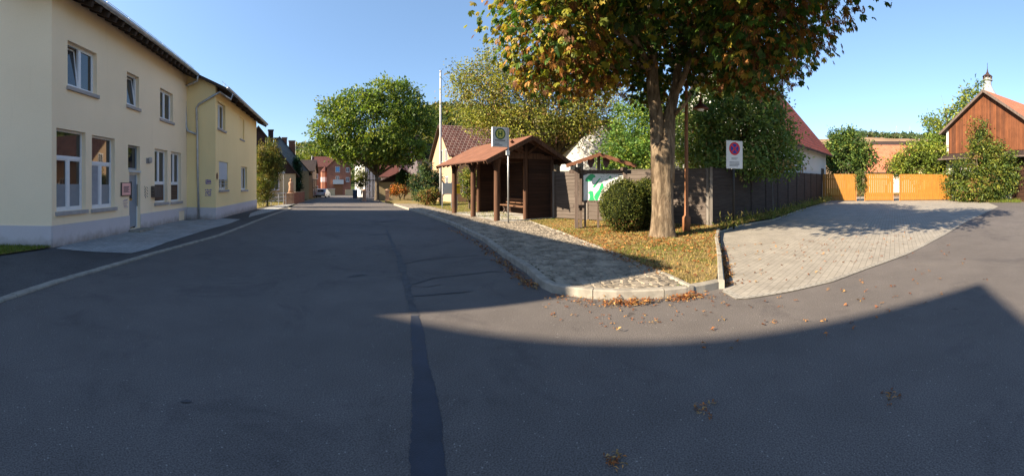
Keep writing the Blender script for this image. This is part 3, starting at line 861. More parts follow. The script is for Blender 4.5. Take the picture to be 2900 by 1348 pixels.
# ridge from A (south end) to B (north end) along +y; frame: x = +x world, y = +y world  => a = pi/2
hb = simple_block('rendered_house', 'tall rendered house behind the yellow corner house whose gable shadow crosses the junction', (A.x-3.4, A.y+.3, 0), pi/2, 6.8, B.y-A.y-.6, hz-3.4, hz, 'beige_wall', 'roof_dark', .3)
for i in range(3):
    for zz in (1.2, 4.0, 6.6):
        w_ = MB().box(.8+i*1.9, 1.8+i*1.9, -.04, -.002, zz, zz+1.3).build('window', M['pvc'], hb); MB().box(.88+i*1.9, 1.72+i*1.9, -.05, -.041, zz+.08, zz+1.22).build('pane', M['glass_far'], w_)
# ================================================================== VEGETATION
rng = np.random.default_rng(11)
def norm(a): return a/np.maximum(1e-9, np.linalg.norm(a, axis=1))[:, None]
def rand_dir(n): return norm(rng.normal(size=(n, 3)))
def leaf_mesh(name, base, axis, nrm, length, width, col, mat, parent, fold=.0, wide=.55, core=None, kind=None):
    "one kite-shaped leaf per row: base, left, tip, right"
    n = len(base); axis = norm(axis); side = norm(np.cross(axis, nrm)); up = np.cross(side, axis)
    L = np.asarray(length).reshape(-1, 1)*np.ones((n, 1)); Wd = np.asarray(width).reshape(-1, 1)*np.ones((n, 1))
    v = np.empty((n, 4, 3))
    v[:, 0] = base; v[:, 1] = base+axis*L*wide-side*Wd/2+up*L*fold; v[:, 2] = base+axis*L-up*L*fold; v[:, 3] = base+axis*L*wide+side*Wd/2+up*L*fold
    v = v.reshape(-1, 3); nv = len(v); faces_extra = []; cv = None
    me = bpy.data.meshes.new(name)
    cvs, cfs = ([], []) if core is None else core
    tot = nv+len(cvs)
    me.vertices.add(tot)
    allv = np.concatenate([v, np.array(cvs).reshape(-1, 3)]) if len(cvs) else v
    me.vertices.foreach_set('co', allv.astype(np.float32).ravel())
    loops = list(range(nv)) ; sizes = [4]*n
    li = np.arange(nv, dtype=np.int32)
    if len(cvs):
        ex = [i+nv for f in cfs for i in f]; li = np.concatenate([li, np.array(ex, dtype=np.int32)]); sizes += [len(f) for f in cfs]
    sizes = np.array(sizes, dtype=np.int32); starts = np.concatenate([[0], np.cumsum(sizes)[:-1]]).astype(np.int32)
    me.loops.add(len(li)); me.loops.foreach_set('vertex_index', li)
    me.polygons.add(len(sizes)); me.polygons.foreach_set('loop_start', starts)
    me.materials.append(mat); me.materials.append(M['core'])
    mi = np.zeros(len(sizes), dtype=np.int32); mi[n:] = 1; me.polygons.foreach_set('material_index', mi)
    ca = me.color_attributes.new('Col', 'FLOAT_COLOR', 'POINT')
    c4 = np.ones((tot, 4), dtype=np.float32); c4[:nv, :3] = np.repeat(np.clip(col, 0, 1), 4, axis=0); ca.data.foreach_set('color', c4.ravel())
    me.update(calc_edges=True); me.validate()
    o = bpy.data.objects.new(name, me); COL.objects.link(o)
    if parent is not None: o.parent = parent
    if kind: o['kind'] = kind
    return o
def pick(cols, n, p=None):
    cols = np.array(cols); i = rng.choice(len(cols), n, p=p)
    return cols[i]*(1+rng.normal(0, .18, (n, 1)))
def blob_points(blobs, n, rmin=.55, gap=0.0):
    "clump centres near the outer part of a union of ellipsoids"
    w = np.array([b[3]*b[4]*b[5] for b in blobs])**(2/3.); w /= w.sum()
    idx = rng.choice(len(blobs), n, p=w); B = np.array([b[:6] for b in blobs])[idx]
    d = rand_dir(n); r = rmin+(1.05-rmin)*rng.random((n, 1))**.6
    p = B[:, :3]+d*B[:, 3:6]*r
    return p, d
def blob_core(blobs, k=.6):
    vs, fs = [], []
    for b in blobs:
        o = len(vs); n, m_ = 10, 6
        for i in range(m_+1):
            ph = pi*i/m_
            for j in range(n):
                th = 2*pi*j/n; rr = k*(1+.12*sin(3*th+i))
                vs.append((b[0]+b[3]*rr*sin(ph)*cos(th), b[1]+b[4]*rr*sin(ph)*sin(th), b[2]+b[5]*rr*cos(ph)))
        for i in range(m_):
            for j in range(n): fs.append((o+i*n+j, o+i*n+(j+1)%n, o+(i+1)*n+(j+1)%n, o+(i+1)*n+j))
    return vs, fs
def crown(parent, blobs, clumps, per, spread, L, Wd, cols, probs=None, rmin=.55, droop=.3, core=None, name='crown', mat='leaf', colfn=None, up=.35, zmin=None):
    c, d = blob_points(blobs, clumps, rmin)
    n = clumps*per
    C = np.repeat(c, per, 0); Dn = np.repeat(d, per, 0)
    sp = np.repeat(spread*(.6+.8*rng.random((clumps, 1))), per, 0)
    p = C+rng.normal(size=(n, 3))*sp*np.array([1, 1, .75])
    ax = norm(Dn*.6+rand_dir(n)*.9+np.array([0, 0, -droop]))
    nr = norm(rand_dir(n)*.8+Dn*.4+np.array([0, 0, up]))
    col = np.repeat(pick(cols, clumps, probs), per, 0)*(1+rng.normal(0, .15, (n, 1)))
    if colfn is not None: col = colfn(p, col)
    if zmin is not None: k = p[:, 2] > zmin; p, ax, nr, col = p[k], ax[k], nr[k], col[k]
    n = len(p)
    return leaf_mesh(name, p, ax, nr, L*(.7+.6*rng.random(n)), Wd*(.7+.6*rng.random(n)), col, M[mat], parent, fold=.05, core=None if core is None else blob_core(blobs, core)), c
def curve(a, b, n=7, sag=.0, wob=.1):
    a, b = Vector(a), Vector(b); L = (b-a).length; out = []
    o1 = Vector((random.uniform(-1,1), random.uniform(-1,1), random.uniform(-.3,.6)))*L*wob
    for i in range(n):
        f = i/(n-1); p = a.lerp(b, f)+o1*sin(pi*f)+Vector((0,0,sag*L*sin(pi*f))); out.append(p)
    return out
def limbs(mb, start, r0, targets, r1=.02, n=7, sub=3, wob=.08, sides=7):
    for t in targets:
        pts = curve(start, t, 7, .06, wob); rr = [r0*(1-i/6.0)**.8*.9+r1 for i in range(7)]
        mb.tube(pts, rr, sides)
        for k in range(sub):
            i = random.randint(2, 5); q = pts[i]; L = (Vector(t)-Vector(start)).length*.4
            e = q+Vector((random.uniform(-1,1), random.uniform(-1,1), random.uniform(-.2,.9))).normalized()*L
            mb.tube(curve(q, e, 5, 0, .1), [max(.008, rr[i]*.5*(1-j/4.5)) for j in range(5)], 5)
def tree(name, label, U, d, trunk_r, fork_z, blobs, clumps, per, spread, L, Wd, cols, probs=None, rmin=.5, droop=.2, bark='bark_dark', nl=9, group=None, cat='tree', core=None, lean=(0,0), mat='leaf', colfn=None, sub=3, lead=None):
    base = P(U, d); t = thing(name, label, cat, base, group=group)
    mb = MB(); f = Vector((lean[0], lean[1], fork_z))
    pts = [Vector((0,0,-.1)), Vector((0,0,.15)), f*.5, f]; rr = [trunk_r*1.5, trunk_r*1.12, trunk_r*.95, trunk_r*.85]
    mb.tube(pts, rr, 12, jit=.05)
    tg, _ = blob_points(blobs, nl, .35)
    limbs(mb, f*.95, trunk_r*.6, [tuple(x) for x in tg], sub=sub)
    mb.build('trunk', M[bark], t, smooth=True)
    crown(t, blobs, clumps, per, spread, L, Wd, cols, probs, rmin, droop, core=core, mat=mat, colfn=colfn)
    return t
def view_blob(U, V, d, base_d_U, rx, rz, ry=None, dz=0):
    "ellipsoid centre relative to a plant base standing at (U0,d0)"
    p = D(U/F)*d; b = P(*base_d_U)
    return (p.x-b.x, p.y-b.y, EYE+(HZ-V)/F*d-b.z, rx, ry or rx, rz)

# ---- the big horse chestnut
CH = (1667, 11.3)
base = P(*CH, z=.14); ch = thing('chestnut_tree', 'big horse chestnut on the grass island, browning leaves and a forked pale trunk', 'tree', base)
ex = D(1.667+pi/2); ey = D(1.667)      # right / away seen from the junction
def cv(U, V, d):
    p = D(U/F)*d; return Vector((p.x-base.x, p.y-base.y, EYE+(HZ-V)/F*d-base.z))
def organic(rings, n=26):
    "rings: (centre, radius, lobes amplitude)"
    mb = MB(); k = len(rings)
    for i, (c, r, am) in enumerate(rings):
        for j in range(n):
            a = 2*pi*j/n
            rr = r*(1+am*(.55*sin(5*a+.6*i*.25)+.3*sin(3*a+1.3)+.25*sin(8*a+i*.3))+random.uniform(-.012, .012))
            mb.v.append(tuple(Vector(c)+Vector((cos(a)*rr, sin(a)*rr, 0))))
    mb.f = [(i*n+j, i*n+(j+1)%n, (i+1)*n+(j+1)%n, (i+1)*n+j) for i in range(k-1) for j in range(n)]+[tuple((k-1)*n+j for j in range(n))]
    mb.m = [0]*len(mb.f); return mb
c0 = cv(1667, 590, 11.3)
rings = []
for z, r, am, s in ((-.15,.43,.12,0),(.0,.395,.11,0),(.08,.375,.10,0),(.2,.35,.09,0),(.4,.33,.08,0),(.7,.312,.07,0),(1.0,.305,.07,0),(1.4,.305,.06,0),(1.8,.31,.06,-.01),(2.15,.32,.06,-.01),(2.4,.325,.05,-.01),(2.6,.28,.04,-.01),(2.72,.18,.03,-.01),(2.76,.04,0,-.01)):
    rings.append((ex*s+Vector((0,0,z)), r, am))
mb = organic(rings)
# two stems and a slimmer third
stemA = [ex*-.09+Vector((0,0,1.5)), ex*-.13+Vector((0,0,2.3)), cv(1651,292,11.3), cv(1643,235,11.3), cv(1640,180,11.3), cv(1642,110,11.35), cv(1636,30,11.4), cv(1625,-80,11.5)]
mb.tube(stemA, [.24,.225,.195,.18,.165,.15,.12,.08], 18, jit=.02)
stemB = [ex*.10+Vector((0,0,1.5)), ex*.12+Vector((0,0,2.3)), cv(1683,296,11.35), cv(1690,262,11.4), cv(1700,215,11.4), cv(1706,160,11.5), cv(1712,90,11.6), cv(1705,-60,11.8)]
mb.tube(stemB, [.24,.215,.18,.155,.135,.12,.10,.07], 18, jit=.02)
stemC = [cv(1697,235,11.4), cv(1716,205,11.2), cv(1728,170,11.1), cv(1742,120,11.0), cv(1765,60,10.8), cv(1800,0,10.5)]
mb.tube(stemC, [.10,.085,.075,.065,.055,.04], 12, jit=.02)
mb.tube([cv(1695,290,11.3), cv(1722,262,11.1), cv(1738,235,11.0)], [.06,.045,.03], 8)
mb.tube([cv(1648,214,11.15), cv(1650,214,11.05)], [.06,.05], 10)
CB = [  # x right, y away, z, radii
 (-2.3,-2.5,5.6,1.35,1.5,1.2), (-3.2,-.8,6.1,1.3,1.8,1.55), (-3.3,-.5,4.7,.85,1.0,.75), (-1.6,-3.6,6.3,1.4,1.4,1.2), (-1.7,-.6,4.9,1.1,1.2,.8),
 (-.1,1.6,5.4,2.4,1.3,1.35), (0,-2.4,6.1,1.9,1.7,1.2), (1.6,-.1,5.15,1.25,1.2,.95),
 (2.1,-2.8,5.15,1.4,1.5,1.15), (3.0,-1.2,5.6,1.5,1.6,1.2), (3.3,-2.4,6.2,1.2,1.4,1.15),
 (0,0,8.0,3.8,3.8,1.9), (-2.4,2.4,6.8,2.2,2.0,1.9), (2.6,2.4,6.7,2.3,2.0,1.9), (2.6,-4.4,6.4,1.6,1.5,1.3), (4.3,-4.3,7.2,1.7,1.9,1.4), (3.0,.8,5.3,1.3,1.3,.9), (-2.6,1.2,5.2,1.4,1.3,.9)]
for wx, wy, wz, r_ in ((6.0,.5,6.1,1.4),(5.0,-.8,6.3,1.4),(4.3,-2.3,6.5,1.4),(6.0,-3.6,6.9,1.6),(5.0,-5.2,7.6,1.5),(6.6,-1.6,6.7,1.7)):
    q = Vector((wx-base.x, wy-base.y, 0)); CB.append((q.dot(ex), q.dot(ey), wz-.14, r_, r_, 1.05))
CBW = []
for b in CB:
    q = ex*b[0]+ey*b[1]; CBW.append((q.x, q.y, b[2], b[3]*.95, b[4]*.95, b[5]))
def tg_(i): return (CBW[i][0], CBW[i][1], CBW[i][2])
limbs(mb, stemA[4], .075, [tg_(i) for i in (0,1,2,3,4)], sub=3)
limbs(mb, stemA[6], .07, [tg_(i) for i in (6,11,12,17)], sub=3)
limbs(mb, stemB[5], .07, [tg_(i) for i in (5,13,16,7)], sub=3)
limbs(mb, stemC[3], .05, [tg_(i) for i in (8,9,10,14,15,18,19,20,21,22)], sub=3)
mb.build('trunk', M['bark'], ch, smooth=True)
def chestnut_leaves():
    # zoned palmate leaves, five to seven leaflets each
    n = 27500
    c, d = blob_points(CBW, n//7, .45)
    c = np.repeat(c, 7, 0)+rng.normal(size=(len(c)*7, 3))*np.array([.23, .23, .20]); d = np.repeat(d, 7, 0)
    n = len(c)
    exn, eyn = np.array(ex), np.array(ey); X = c@exn; Y = c@eyn; Z = c[:, 2]
    # opening round the stems so that they show
    lim = 3.75+.35*rng.random(n)+.22*np.clip(np.abs(X)-2.5, 0, 9)
    k = (Z > lim) & ~((Y < .35) & (Y > -5) & (np.abs(X-.12*(1+Y*.0)) < .62*(11.3+Y)/11.3) & (Z < 4.9+.33*Y) & (rng.random(n) < .93))
    c, d, X, Y, Z = c[k], d[k], X[k], Y[k], Z[k]; n = len(c)
    green = np.array([[.030,.066,.014],[.020,.046,.012],[.050,.092,.018]]); brown = np.array([[.17,.075,.024],[.12,.048,.018],[.24,.115,.03],[.07,.03,.014]]); olive = np.array([[.15,.15,.02],[.09,.11,.02],[.22,.17,.03]])
    pb = np.full(n, .10)
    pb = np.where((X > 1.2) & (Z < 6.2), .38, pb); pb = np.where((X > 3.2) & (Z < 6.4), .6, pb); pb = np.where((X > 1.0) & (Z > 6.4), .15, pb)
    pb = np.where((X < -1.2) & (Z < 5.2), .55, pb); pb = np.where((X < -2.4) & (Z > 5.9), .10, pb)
    po = np.where(X < -1.0, .55, .22)
    r = rng.random(n)
    col = green[rng.integers(0, 3, n)]
    col = np.where((r < pb)[:, None], brown[rng.integers(0, 4, n)], col)
    col = np.where(((r >= pb) & (r < pb+po*(1-pb)))[:, None], olive[rng.integers(0, 3, n)], col)
    isb = r < pb
    lit = np.where(X < -1.0, 1.4, np.where(X > 1.2, 1.2, 1.0)); col = col*lit[:, None]  # leaf colours brightened by side, painting sunlight onto the left of the crown
    out = norm(d*np.array([1, 1, .3])+rng.normal(size=(n, 3))*.45)
    droop = np.where(isb, 1.5, .75)[:, None]
    ax = norm(out+np.array([0, 0, -1])*droop)
    nr = norm(np.cross(ax, np.cross(out, ax)+rng.normal(size=(n, 3))*.15)+rng.normal(size=(n, 3))*.25)
    side = norm(np.cross(ax, nr))
    bs, axs, nrs, Ls, Ws, cs = [], [], [], [], [], []
    size = (.14+.07*rng.random(n))
    for ang, sc in ((0, 1.0), (.55, .92), (-.55, .92), (1.15, .72), (-1.15, .72), (1.8, .42), (-1.8, .42)):
        a = ax*np.cos(ang)+side*np.sin(ang)+rng.normal(size=(n, 3))*.08+np.array([0, 0, -.35])
        bs.append(c); axs.append(a); nrs.append(nr); Ls.append(size*sc); Ws.append(size*sc*np.where(isb, .24, .40)); cs.append(col*(1+rng.normal(0, .12, (n, 1))))
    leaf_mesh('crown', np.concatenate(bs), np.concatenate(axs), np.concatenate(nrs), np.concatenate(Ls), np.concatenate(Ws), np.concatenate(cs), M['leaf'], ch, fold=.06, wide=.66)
chestnut_leaves()

# ---- other trees
GW = [(.13,.18,.03),(.09,.14,.025),(.05,.085,.018),(.18,.20,.035)]
b0 = (948, 50)
wal = [view_blob(935,330,50,b0,5.2,4.6), view_blob(855,335,50,b0,3.3,2.8), view_blob(1020,330,50,b0,3.6,4.0), view_blob(900,270,51,b0,3.4,2.4), view_blob(975,245,51,b0,3.0,2.2), view_blob(1010,260,52,b0,2.6,2.6), view_blob(815,335,49,b0,1.6,1.3), view_blob(895,372,49,b0,3.4,1.5), view_blob(1005,376,49,b0,3.3,1.6), view_blob(1062,300,50,b0,1.5,2.0), view_blob(840,275,51,b0,2.0,1.4)]
tree('walnut_tree', 'broad round walnut tree beside two sandstone bollards on the right of the far street', *b0, .28, 3.2, wal, 1500, 16, .42, .42, .22, GW, [.35,.3,.2,.15], rmin=.6, nl=12)
b0 = (1400, 26)
yel = [view_blob(1300,230,25,b0,2.4,1.9), view_blob(1200,250,25.5,b0,1.9,1.6), view_blob(1390,200,26,b0,2.4,1.9), view_blob(1260,170,26,b0,2.0,1.3), view_blob(1440,290,25,b0,2.0,1.8), view_blob(1170,200,26,b0,1.2,1.2), view_blob(1330,310,24.5,b0,2.2,1.3), view_blob(1240,310,25,b0,1.6,.9), view_blob(1500,250,26,b0,2.0,2.0)]
tree('yellowing_tree', 'sparse yellow-green tree with bare twigs spreading behind the bus shelter', *b0, .25, 3.5, yel, 2400, 15, .30, .15, .085, [(.25,.23,.045),(.20,.21,.04),(.13,.16,.035),(.22,.14,.055),(.11,.10,.045)], [.25,.3,.2,.12,.13], rmin=.3, nl=24, sub=6, droop=.3)
b0 = (1610, 24)
tree('dark_green_tree', 'dark green tree filling the gap left of the chestnut trunk behind the fence', *b0, .16, 1.6, [view_blob(1600,330,23,b0,1.6,1.9), view_blob(1560,380,22,b0,1.3,1.0), view_blob(1650,300,24,b0,1.6,1.7), view_blob(1600,400,22,b0,1.6,.8)], 800, 16, .25, .17, .10, [(.06,.12,.03),(.11,.18,.035),(.18,.22,.04)], [.45,.35,.2], rmin=.5, nl=8)
b0 = (1790, 17.5)
app = [view_blob(1870,330,17.5,b0,1.9,1.5), view_blob(1800,290,18,b0,1.5,1.3), view_blob(1930,350,17.5,b0,1.25,1.05), view_blob(1900,265,18,b0,1.35,.9), view_blob(1960,400,17,b0,.95,.75), view_blob(1750,350,18,b0,1.2,1.2), view_blob(1860,410,16.6,b0,1.7,.5), view_blob(1830,230,18.5,b0,1.1,.7), view_blob(1800,350,17.4,b0,1.2,1.3)]
tree('apple_tree', 'bushy green apple tree leaning over the dark fence behind the no-stopping sign', *b0, .15, 1.7, app, 1700, 18, .22, .155, .09, [(.10,.16,.05),(.15,.21,.06),(.22,.24,.07),(.24,.17,.07)], [.4,.35,.18,.07], rmin=.55, nl=10)
b0 = (2130, 40)
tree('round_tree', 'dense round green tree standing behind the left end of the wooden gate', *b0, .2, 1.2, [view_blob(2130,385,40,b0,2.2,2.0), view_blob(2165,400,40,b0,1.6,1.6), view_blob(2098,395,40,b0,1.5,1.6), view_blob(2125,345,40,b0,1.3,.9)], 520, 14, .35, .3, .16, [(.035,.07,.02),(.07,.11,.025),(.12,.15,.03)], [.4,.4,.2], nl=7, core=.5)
b0 = (2400, 40)
tree('tall_walnut_tree', 'tall loose green tree rising behind the barn roof on the right', *b0, .2, 3, [view_blob(2440,250,40,b0,1.0,1.1), view_blob(2410,290,40,b0,1.4,1.1), view_blob(2375,330,39,b0,1.7,1.3), view_blob(2360,380,38,b0,1.9,1.6), view_blob(2462,215,40,b0,.5,.7), view_blob(2340,305,40,b0,.6,.5)], 430, 11, .32, .36, .16, [(.07,.12,.025),(.12,.17,.03),(.18,.20,.04)], rmin=.35, nl=13, sub=4)
b0 = (2305, 37)
tree('yellow_green_bush', 'rounded yellow-green bush behind the right half of the wooden gate', *b0, .1, .8, [view_blob(2310,400,37,b0,2.0,1.6), view_blob(2275,410,37,b0,1.2,1.2), view_blob(2360,410,36.5,b0,1.5,1.6)], 420, 14, .3, .26, .13, [(.10,.14,.02),(.17,.19,.03),(.07,.10,.02)], nl=5, cat='bush', core=.5)
b0 = (2228, 44)
tree('rusty_bush', 'small reddish-green bush in front of the orange-roofed house', *b0, .08, .8, [view_blob(2255,425,42,b0,.9,.9)], 80, 12, .3, .25, .13, [(.12,.10,.04),(.08,.09,.03)], nl=4, cat='bush')
b0 = (2455, 31.5)
iv = [view_blob(2430,455,31.5,b0,1.7,1.6), view_blob(2500,450,31,b0,1.7,1.6), view_blob(2470,400,31.5,b0,1.4,1.5), view_blob(2462,340,32,b0,.8,1.3), view_blob(2535,430,30.5,b0,.9,1.7), view_blob(2405,440,32,b0,.7,1.2), view_blob(2490,375,31.3,b0,1.2,.8), view_blob(2460,480,31,b0,2.3,.8)]
tree('climbing_shrub', 'large unkempt green shrub climbing the front of the wooden barn', *b0, .1, 1.0, iv, 1050, 14, .24, .2, .11, [(.035,.06,.015),(.08,.11,.02),(.15,.16,.03),(.13,.08,.03)], [.35,.35,.22,.08], rmin=.5, nl=8, cat='bush', core=.45)
# behind the far street, one tree each
for i, (U, V, d, r) in enumerate(((792,388,120,4.5),(815,385,125,5.0),(838,392,122,4.0),(700,400,118,5.0))):
    b0 = (U, d)
    tree('village_tree', ['green tree above the roofs left of the red brick houses','yellow-green tree rising behind the first red roof','low green tree partly behind the red brick gable','dark tree behind the slate-clad house'][i], *b0, .25, 2, [view_blob(U,V+18,d,b0,r,r*.8)], 130, 12, .8, .9, .5, [(.10,.13,.03),(.15,.16,.03),(.06,.09,.02)], nl=4, group='trees behind the far houses')
# shrubs
b0 = (672, 31)
tree('willow_shrub', 'tall feathery willow-like shrub at the end of the yellow house', *b0, .09, .6, [view_blob(670,425,31,b0,1.05,1.3), view_blob(652,400,31,b0,.6,1.1), view_blob(690,415,31,b0,.7,1.1), view_blob(668,470,30.5,b0,.85,1.0), view_blob(660,495,30.4,b0,.5,.6), view_blob(682,372,31,b0,.4,.6)], 620, 16, .16, .24, .05, [(.10,.12,.03),(.16,.13,.04),(.06,.08,.02)], rmin=.25, droop=-.9, nl=12, cat='bush')
b0 = (748, 52)
tree('cypress', 'narrow dark green cypress against the cream wall of the brown-gabled house', *b0, .1, .5, [view_blob(748,430,52,b0,.5,1.9,.5), view_blob(749,465,52,b0,.55,1.4,.5), view_blob(746,412,52,b0,.35,.8,.4)], 260, 14, .14, .2, .08, [(.012,.05,.02),(.02,.08,.03)], nl=3, core=.7, mat='leaf_solid')
b0 = (1072, 31)
tree('conifer_shrub', 'bushy blue-green conifer shrub with a pointed top beside the flagpole', *b0, .1, .4, [view_blob(1068,465,31,b0,1.05,.95), view_blob(1075,435,31,b0,.7,.7), view_blob(1070,418,31,b0,.3,.5), view_blob(1045,460,31,b0,.6,.6), view_blob(1098,455,31,b0,.5,.8), view_blob(1075,488,30.5,b0,1.15,.6)], 620, 14, .14, .17, .06, [(.06,.11,.03),(.03,.07,.04),(.10,.14,.03),(.14,.09,.03)], [.35,.35,.2,.1], nl=5, core=.6, mat='leaf_solid', cat='bush')
b0 = (1076, 29.7)
tree('mottled_bush', 'low reddish and yellow bush in front of the conifer shrub', *b0, .05, .3, [view_blob(1078,492,29.6,b0,.75,.5)], 120, 12, .12, .13, .08, [(.20,.09,.04),(.18,.15,.04),(.07,.09,.02)], nl=4, core=.5, cat='bush')
b0 = (1006, 46)
tree('orange_bush', 'low orange-leaved bush in front of the garage', *b0, .05, .3, [view_blob(1006,477,46,b0,.9,.5), view_blob(990,480,46,b0,.5,.4)], 120, 12, .18, .2, .12, [(.38,.12,.03),(.30,.15,.04),(.14,.10,.03)], nl=3, core=.5, cat='bush')
b0 = (1016, 52)
tree('clipped_conifer', 'dark green cone-shaped conifer beside the garage roof', *b0, .08, .4, [view_blob(1014,450,52,b0,.9,1.2), view_blob(1012,435,52,b0,.45,.8), view_blob(1028,458,52,b0,.9,.9)], 260, 12, .16, .2, .08, [(.03,.08,.02),(.05,.11,.02)], nl=3, core=.7, mat='leaf_solid', cat='bush')
b0 = (908, 56)
tree('garden_shrub', 'pale green shrub behind the left sandstone bollard', *b0, .06, .5, [view_blob(908,450,56,b0,.9,1.2)], 130, 12, .2, .24, .12, [(.13,.14,.04),(.08,.10,.03)], nl=3, core=.4, cat='bush')
b0 = (1180, 24)
tree('garden_shrub', 'upright green and yellow shrub seen between the left shelter posts', *b0, .06, .5, [view_blob(1178,465,24,b0,.45,.75), view_blob(1172,440,24,b0,.35,.4), view_blob(1200,455,24.3,b0,.6,.7)], 220, 12, .13, .14, .07, [(.12,.15,.03),(.07,.11,.02),(.20,.18,.04)], nl=4, core=.3, cat='bush')
# clipped box balls on the island
def box_ball(lab, U, d, r, h, name='boxwood_ball'):
    b = P(U, d); b.z += .11; t = thing(name, lab, 'bush', b)
    bl = [(0,0,h*.5,r,r,h*.5)]
    c, dd = blob_points(bl, 6500 if d < 14 else 4500, .93)
    n = len(c); ph = np.arctan2(dd[:,1], dd[:,0]); amp = 1+.045*np.sin(4*ph+3*dd[:,2])+.035*np.sin(7*ph-5*dd[:,2])+np.where(rng.random(n) < .03, .12*rng.random(n), 0)
    c = (c-np.array([0,0,h*.5]))*amp[:,None]+np.array([0,0,h*.5]); c[:,2] = np.maximum(c[:,2], .03)
    col = pick([(.06,.08,.018),(.09,.11,.022),(.13,.13,.03),(.03,.045,.012)], n)
    br = (c[:,2] < .45) & (rng.random(n) < .25); col[br] = np.array([.16,.08,.035])
    ax = norm(dd*.8+rand_dir(n)*.8); nr = norm(rand_dir(n)+dd*.7)
    leaf_mesh('foliage', c, ax, nr, .045+.03*rng.random(n), .022+.016*rng.random(n), col, M['leaf'], t, fold=.08, core=blob_core(bl, .93))
    mb = MB()
    for i in range(5): mb.tube(curve((random.uniform(-.05,.05), random.uniform(-.05,.05), -.05), (random.uniform(-.3,.3), random.uniform(-.3,.3), .6), 4), [.03,.025,.02,.012], 6)
    mb.build('stem', M['bark_dark'], t)
    return t
box_ball('larger clipped box ball with brown leaves at its foot in front of the map board', 1567, 12.55, .69, 1.6)
box_ball('clipped box bush half hidden behind the chestnut trunk', 1628, 13.05, .62, 1.62)
# climbers and weeds along the long fence, low plants
def weeds(name, lab, pts, n, h, cols, L=.14, Wd=.03, spread=.2, parent=None):
    pts = [Vector(p) for p in pts]; seg = [(pts[i+1]-pts[i]).length for i in range(len(pts)-1)]; tot = sum(seg)
    bs = []
    for k in range(n):
        s = random.uniform(0, tot); i = 0
        while i < len(seg)-1 and s > seg[i]: s -= seg[i]; i += 1
        p = pts[i].lerp(pts[i+1], min(1, s/seg[i])); q = p+Vector((random.gauss(0, spread), random.gauss(0, spread), 0))
        bs.append((q.x, q.y, G(q.x, q.y)+.10+random.random()**2*h))
    b = np.array(bs); ax = norm(rand_dir(n)*.7+np.array([0,0,1.0]))
    o = leaf_mesh(name, b, ax, rand_dir(n), L*(.5+rng.random(n)), Wd*(.6+.8*rng.random(n)), pick(cols, n), M['leaf'], None, fold=.04)
    tag(o, lab, 'plants', kind='stuff'); return o

# ---- grass and fallen leaves: stuff
def scatter_poly(poly, n, dens=None):
    poly = [(p[0], p[1]) for p in poly]; xs = [p[0] for p in poly]; ys = [p[1] for p in poly]; out = []
    while len(out) < n:
        x = random.uniform(min(xs), max(xs)); y = random.uniform(min(ys), max(ys))
        if inside(x, y, poly) and (dens is None or random.random() < dens(x, y)): out.append((x, y))
    return out
near_lawn = [CG[4]]+CG[5:]+KIN[12:]+[side_k[1], side_k[2], side_k[3], P(1870,14.8), P(1790,14), P(1400,17), P(1385,17.2), P(1330,16.6)]
def patch(x, y): return .5+.5*sin(x*1.3+y*.7)*sin(y*1.1-x*.5)
def grass(name, poly, n, zoff, h=.05, dry=.55, lab='short patchy grass, half dried, on the island', dens=None):
    pts = scatter_poly(poly, n, dens); b = np.array([(x, y, G(x, y)+zoff) for x, y in pts])
    k = np.array([patch(x, y) for x, y in pts])
    g = pick([(.10,.15,.02),(.15,.18,.03),(.08,.11,.02)], n); dr = pick([(.30,.22,.09),(.24,.17,.08)], n)
    sel = rng.random(n) < np.clip(dry+.6*(k-.5), .05, .95); g[sel] = dr[sel]
    ax = norm(rand_dir(n)*.8+np.array([0,0,.9]))
    o = leaf_mesh(name, b, ax, rand_dir(n), h*(.5+rng.random(n)), .008+.008*rng.random(n), g, M['leaf'], None, wide=.3)
    return tag(o, lab, 'grass', kind='stuff')
grass('grass', near_lawn, 24000, .11, dry=.72)
grass('grass', [CG[4]]+CG[4:0:-1]+[P(1051,34), P(1100,40), P(1200,34), P(1230,24)], 9000, .115, .09, .35, 'sunlit grass strip behind the pavement left of the shelter')
grass('grass', [PV(-150,640), PV(-20,649), PV(40,640), PV(95,632), PV(128,626), PV(40,612), PV(-150,600)], 9000, .045, .07, .1, 'green lawn corner beside the yellow house')
grass('grass', drive_left[:]+[P(2060,31.0), P(1960,22.5), P(1870,17.2), P(1805,14.2)], 8000, .09, .13, .35, 'grass and weeds along the foot of the long fence')
grass('grass', [st(26.2,-5.0), st(31,-4.9), st(45,-3.6), st(46,-9), st(26.2,-9)], 5000, .045, .12, .3, 'verge grass past the yellow house')
grass('grass', [P(2385,32.2), P(2500,29.5), P(2570,29.5), P(2560,33), P(2400,33.5)], 5000, .0, .3, .2, 'tall grass at the foot of the climbing shrub')
def litter(name, pts, size, lab, zf, cols=((.34,.12,.03),(.24,.08,.025),(.42,.20,.06),(.16,.06,.025),(.40,.24,.09)), lift=.02):
    n0 = len(pts); per = 3
    n = n0*per
    b = np.array([(x+random.gauss(0,.01), y+random.gauss(0,.01), zf(x, y)+random.random()*lift) for x, y in pts for _ in range(per)])
    a = rng.random(n0)*2*pi; a = np.repeat(a, per)+np.tile(np.array([-.6, 0, .6]), n0)
    ax = np.stack([np.cos(a), np.sin(a), rng.normal(.12, .22, n)], 1)
    nr = norm(np.array([0,0,1.0])+rng.normal(size=(n,3))*.35)
    col = np.repeat(pick(cols, n0), per, 0)
    o = leaf_mesh(name, b, ax, nr, size*(.6+.8*rng.random(n)), size*.36*(.7+.6*rng.random(n)), col, M['leaf_dry'], None, fold=.12, wide=.6)
    return tag(o, lab, 'leaves', kind='stuff')
tb = P(*CH)
def dtree(x, y):
    d2 = sqrt((x-tb.x)**2+(y-tb.y)**2); return max(.12, 1-d2/5.5)
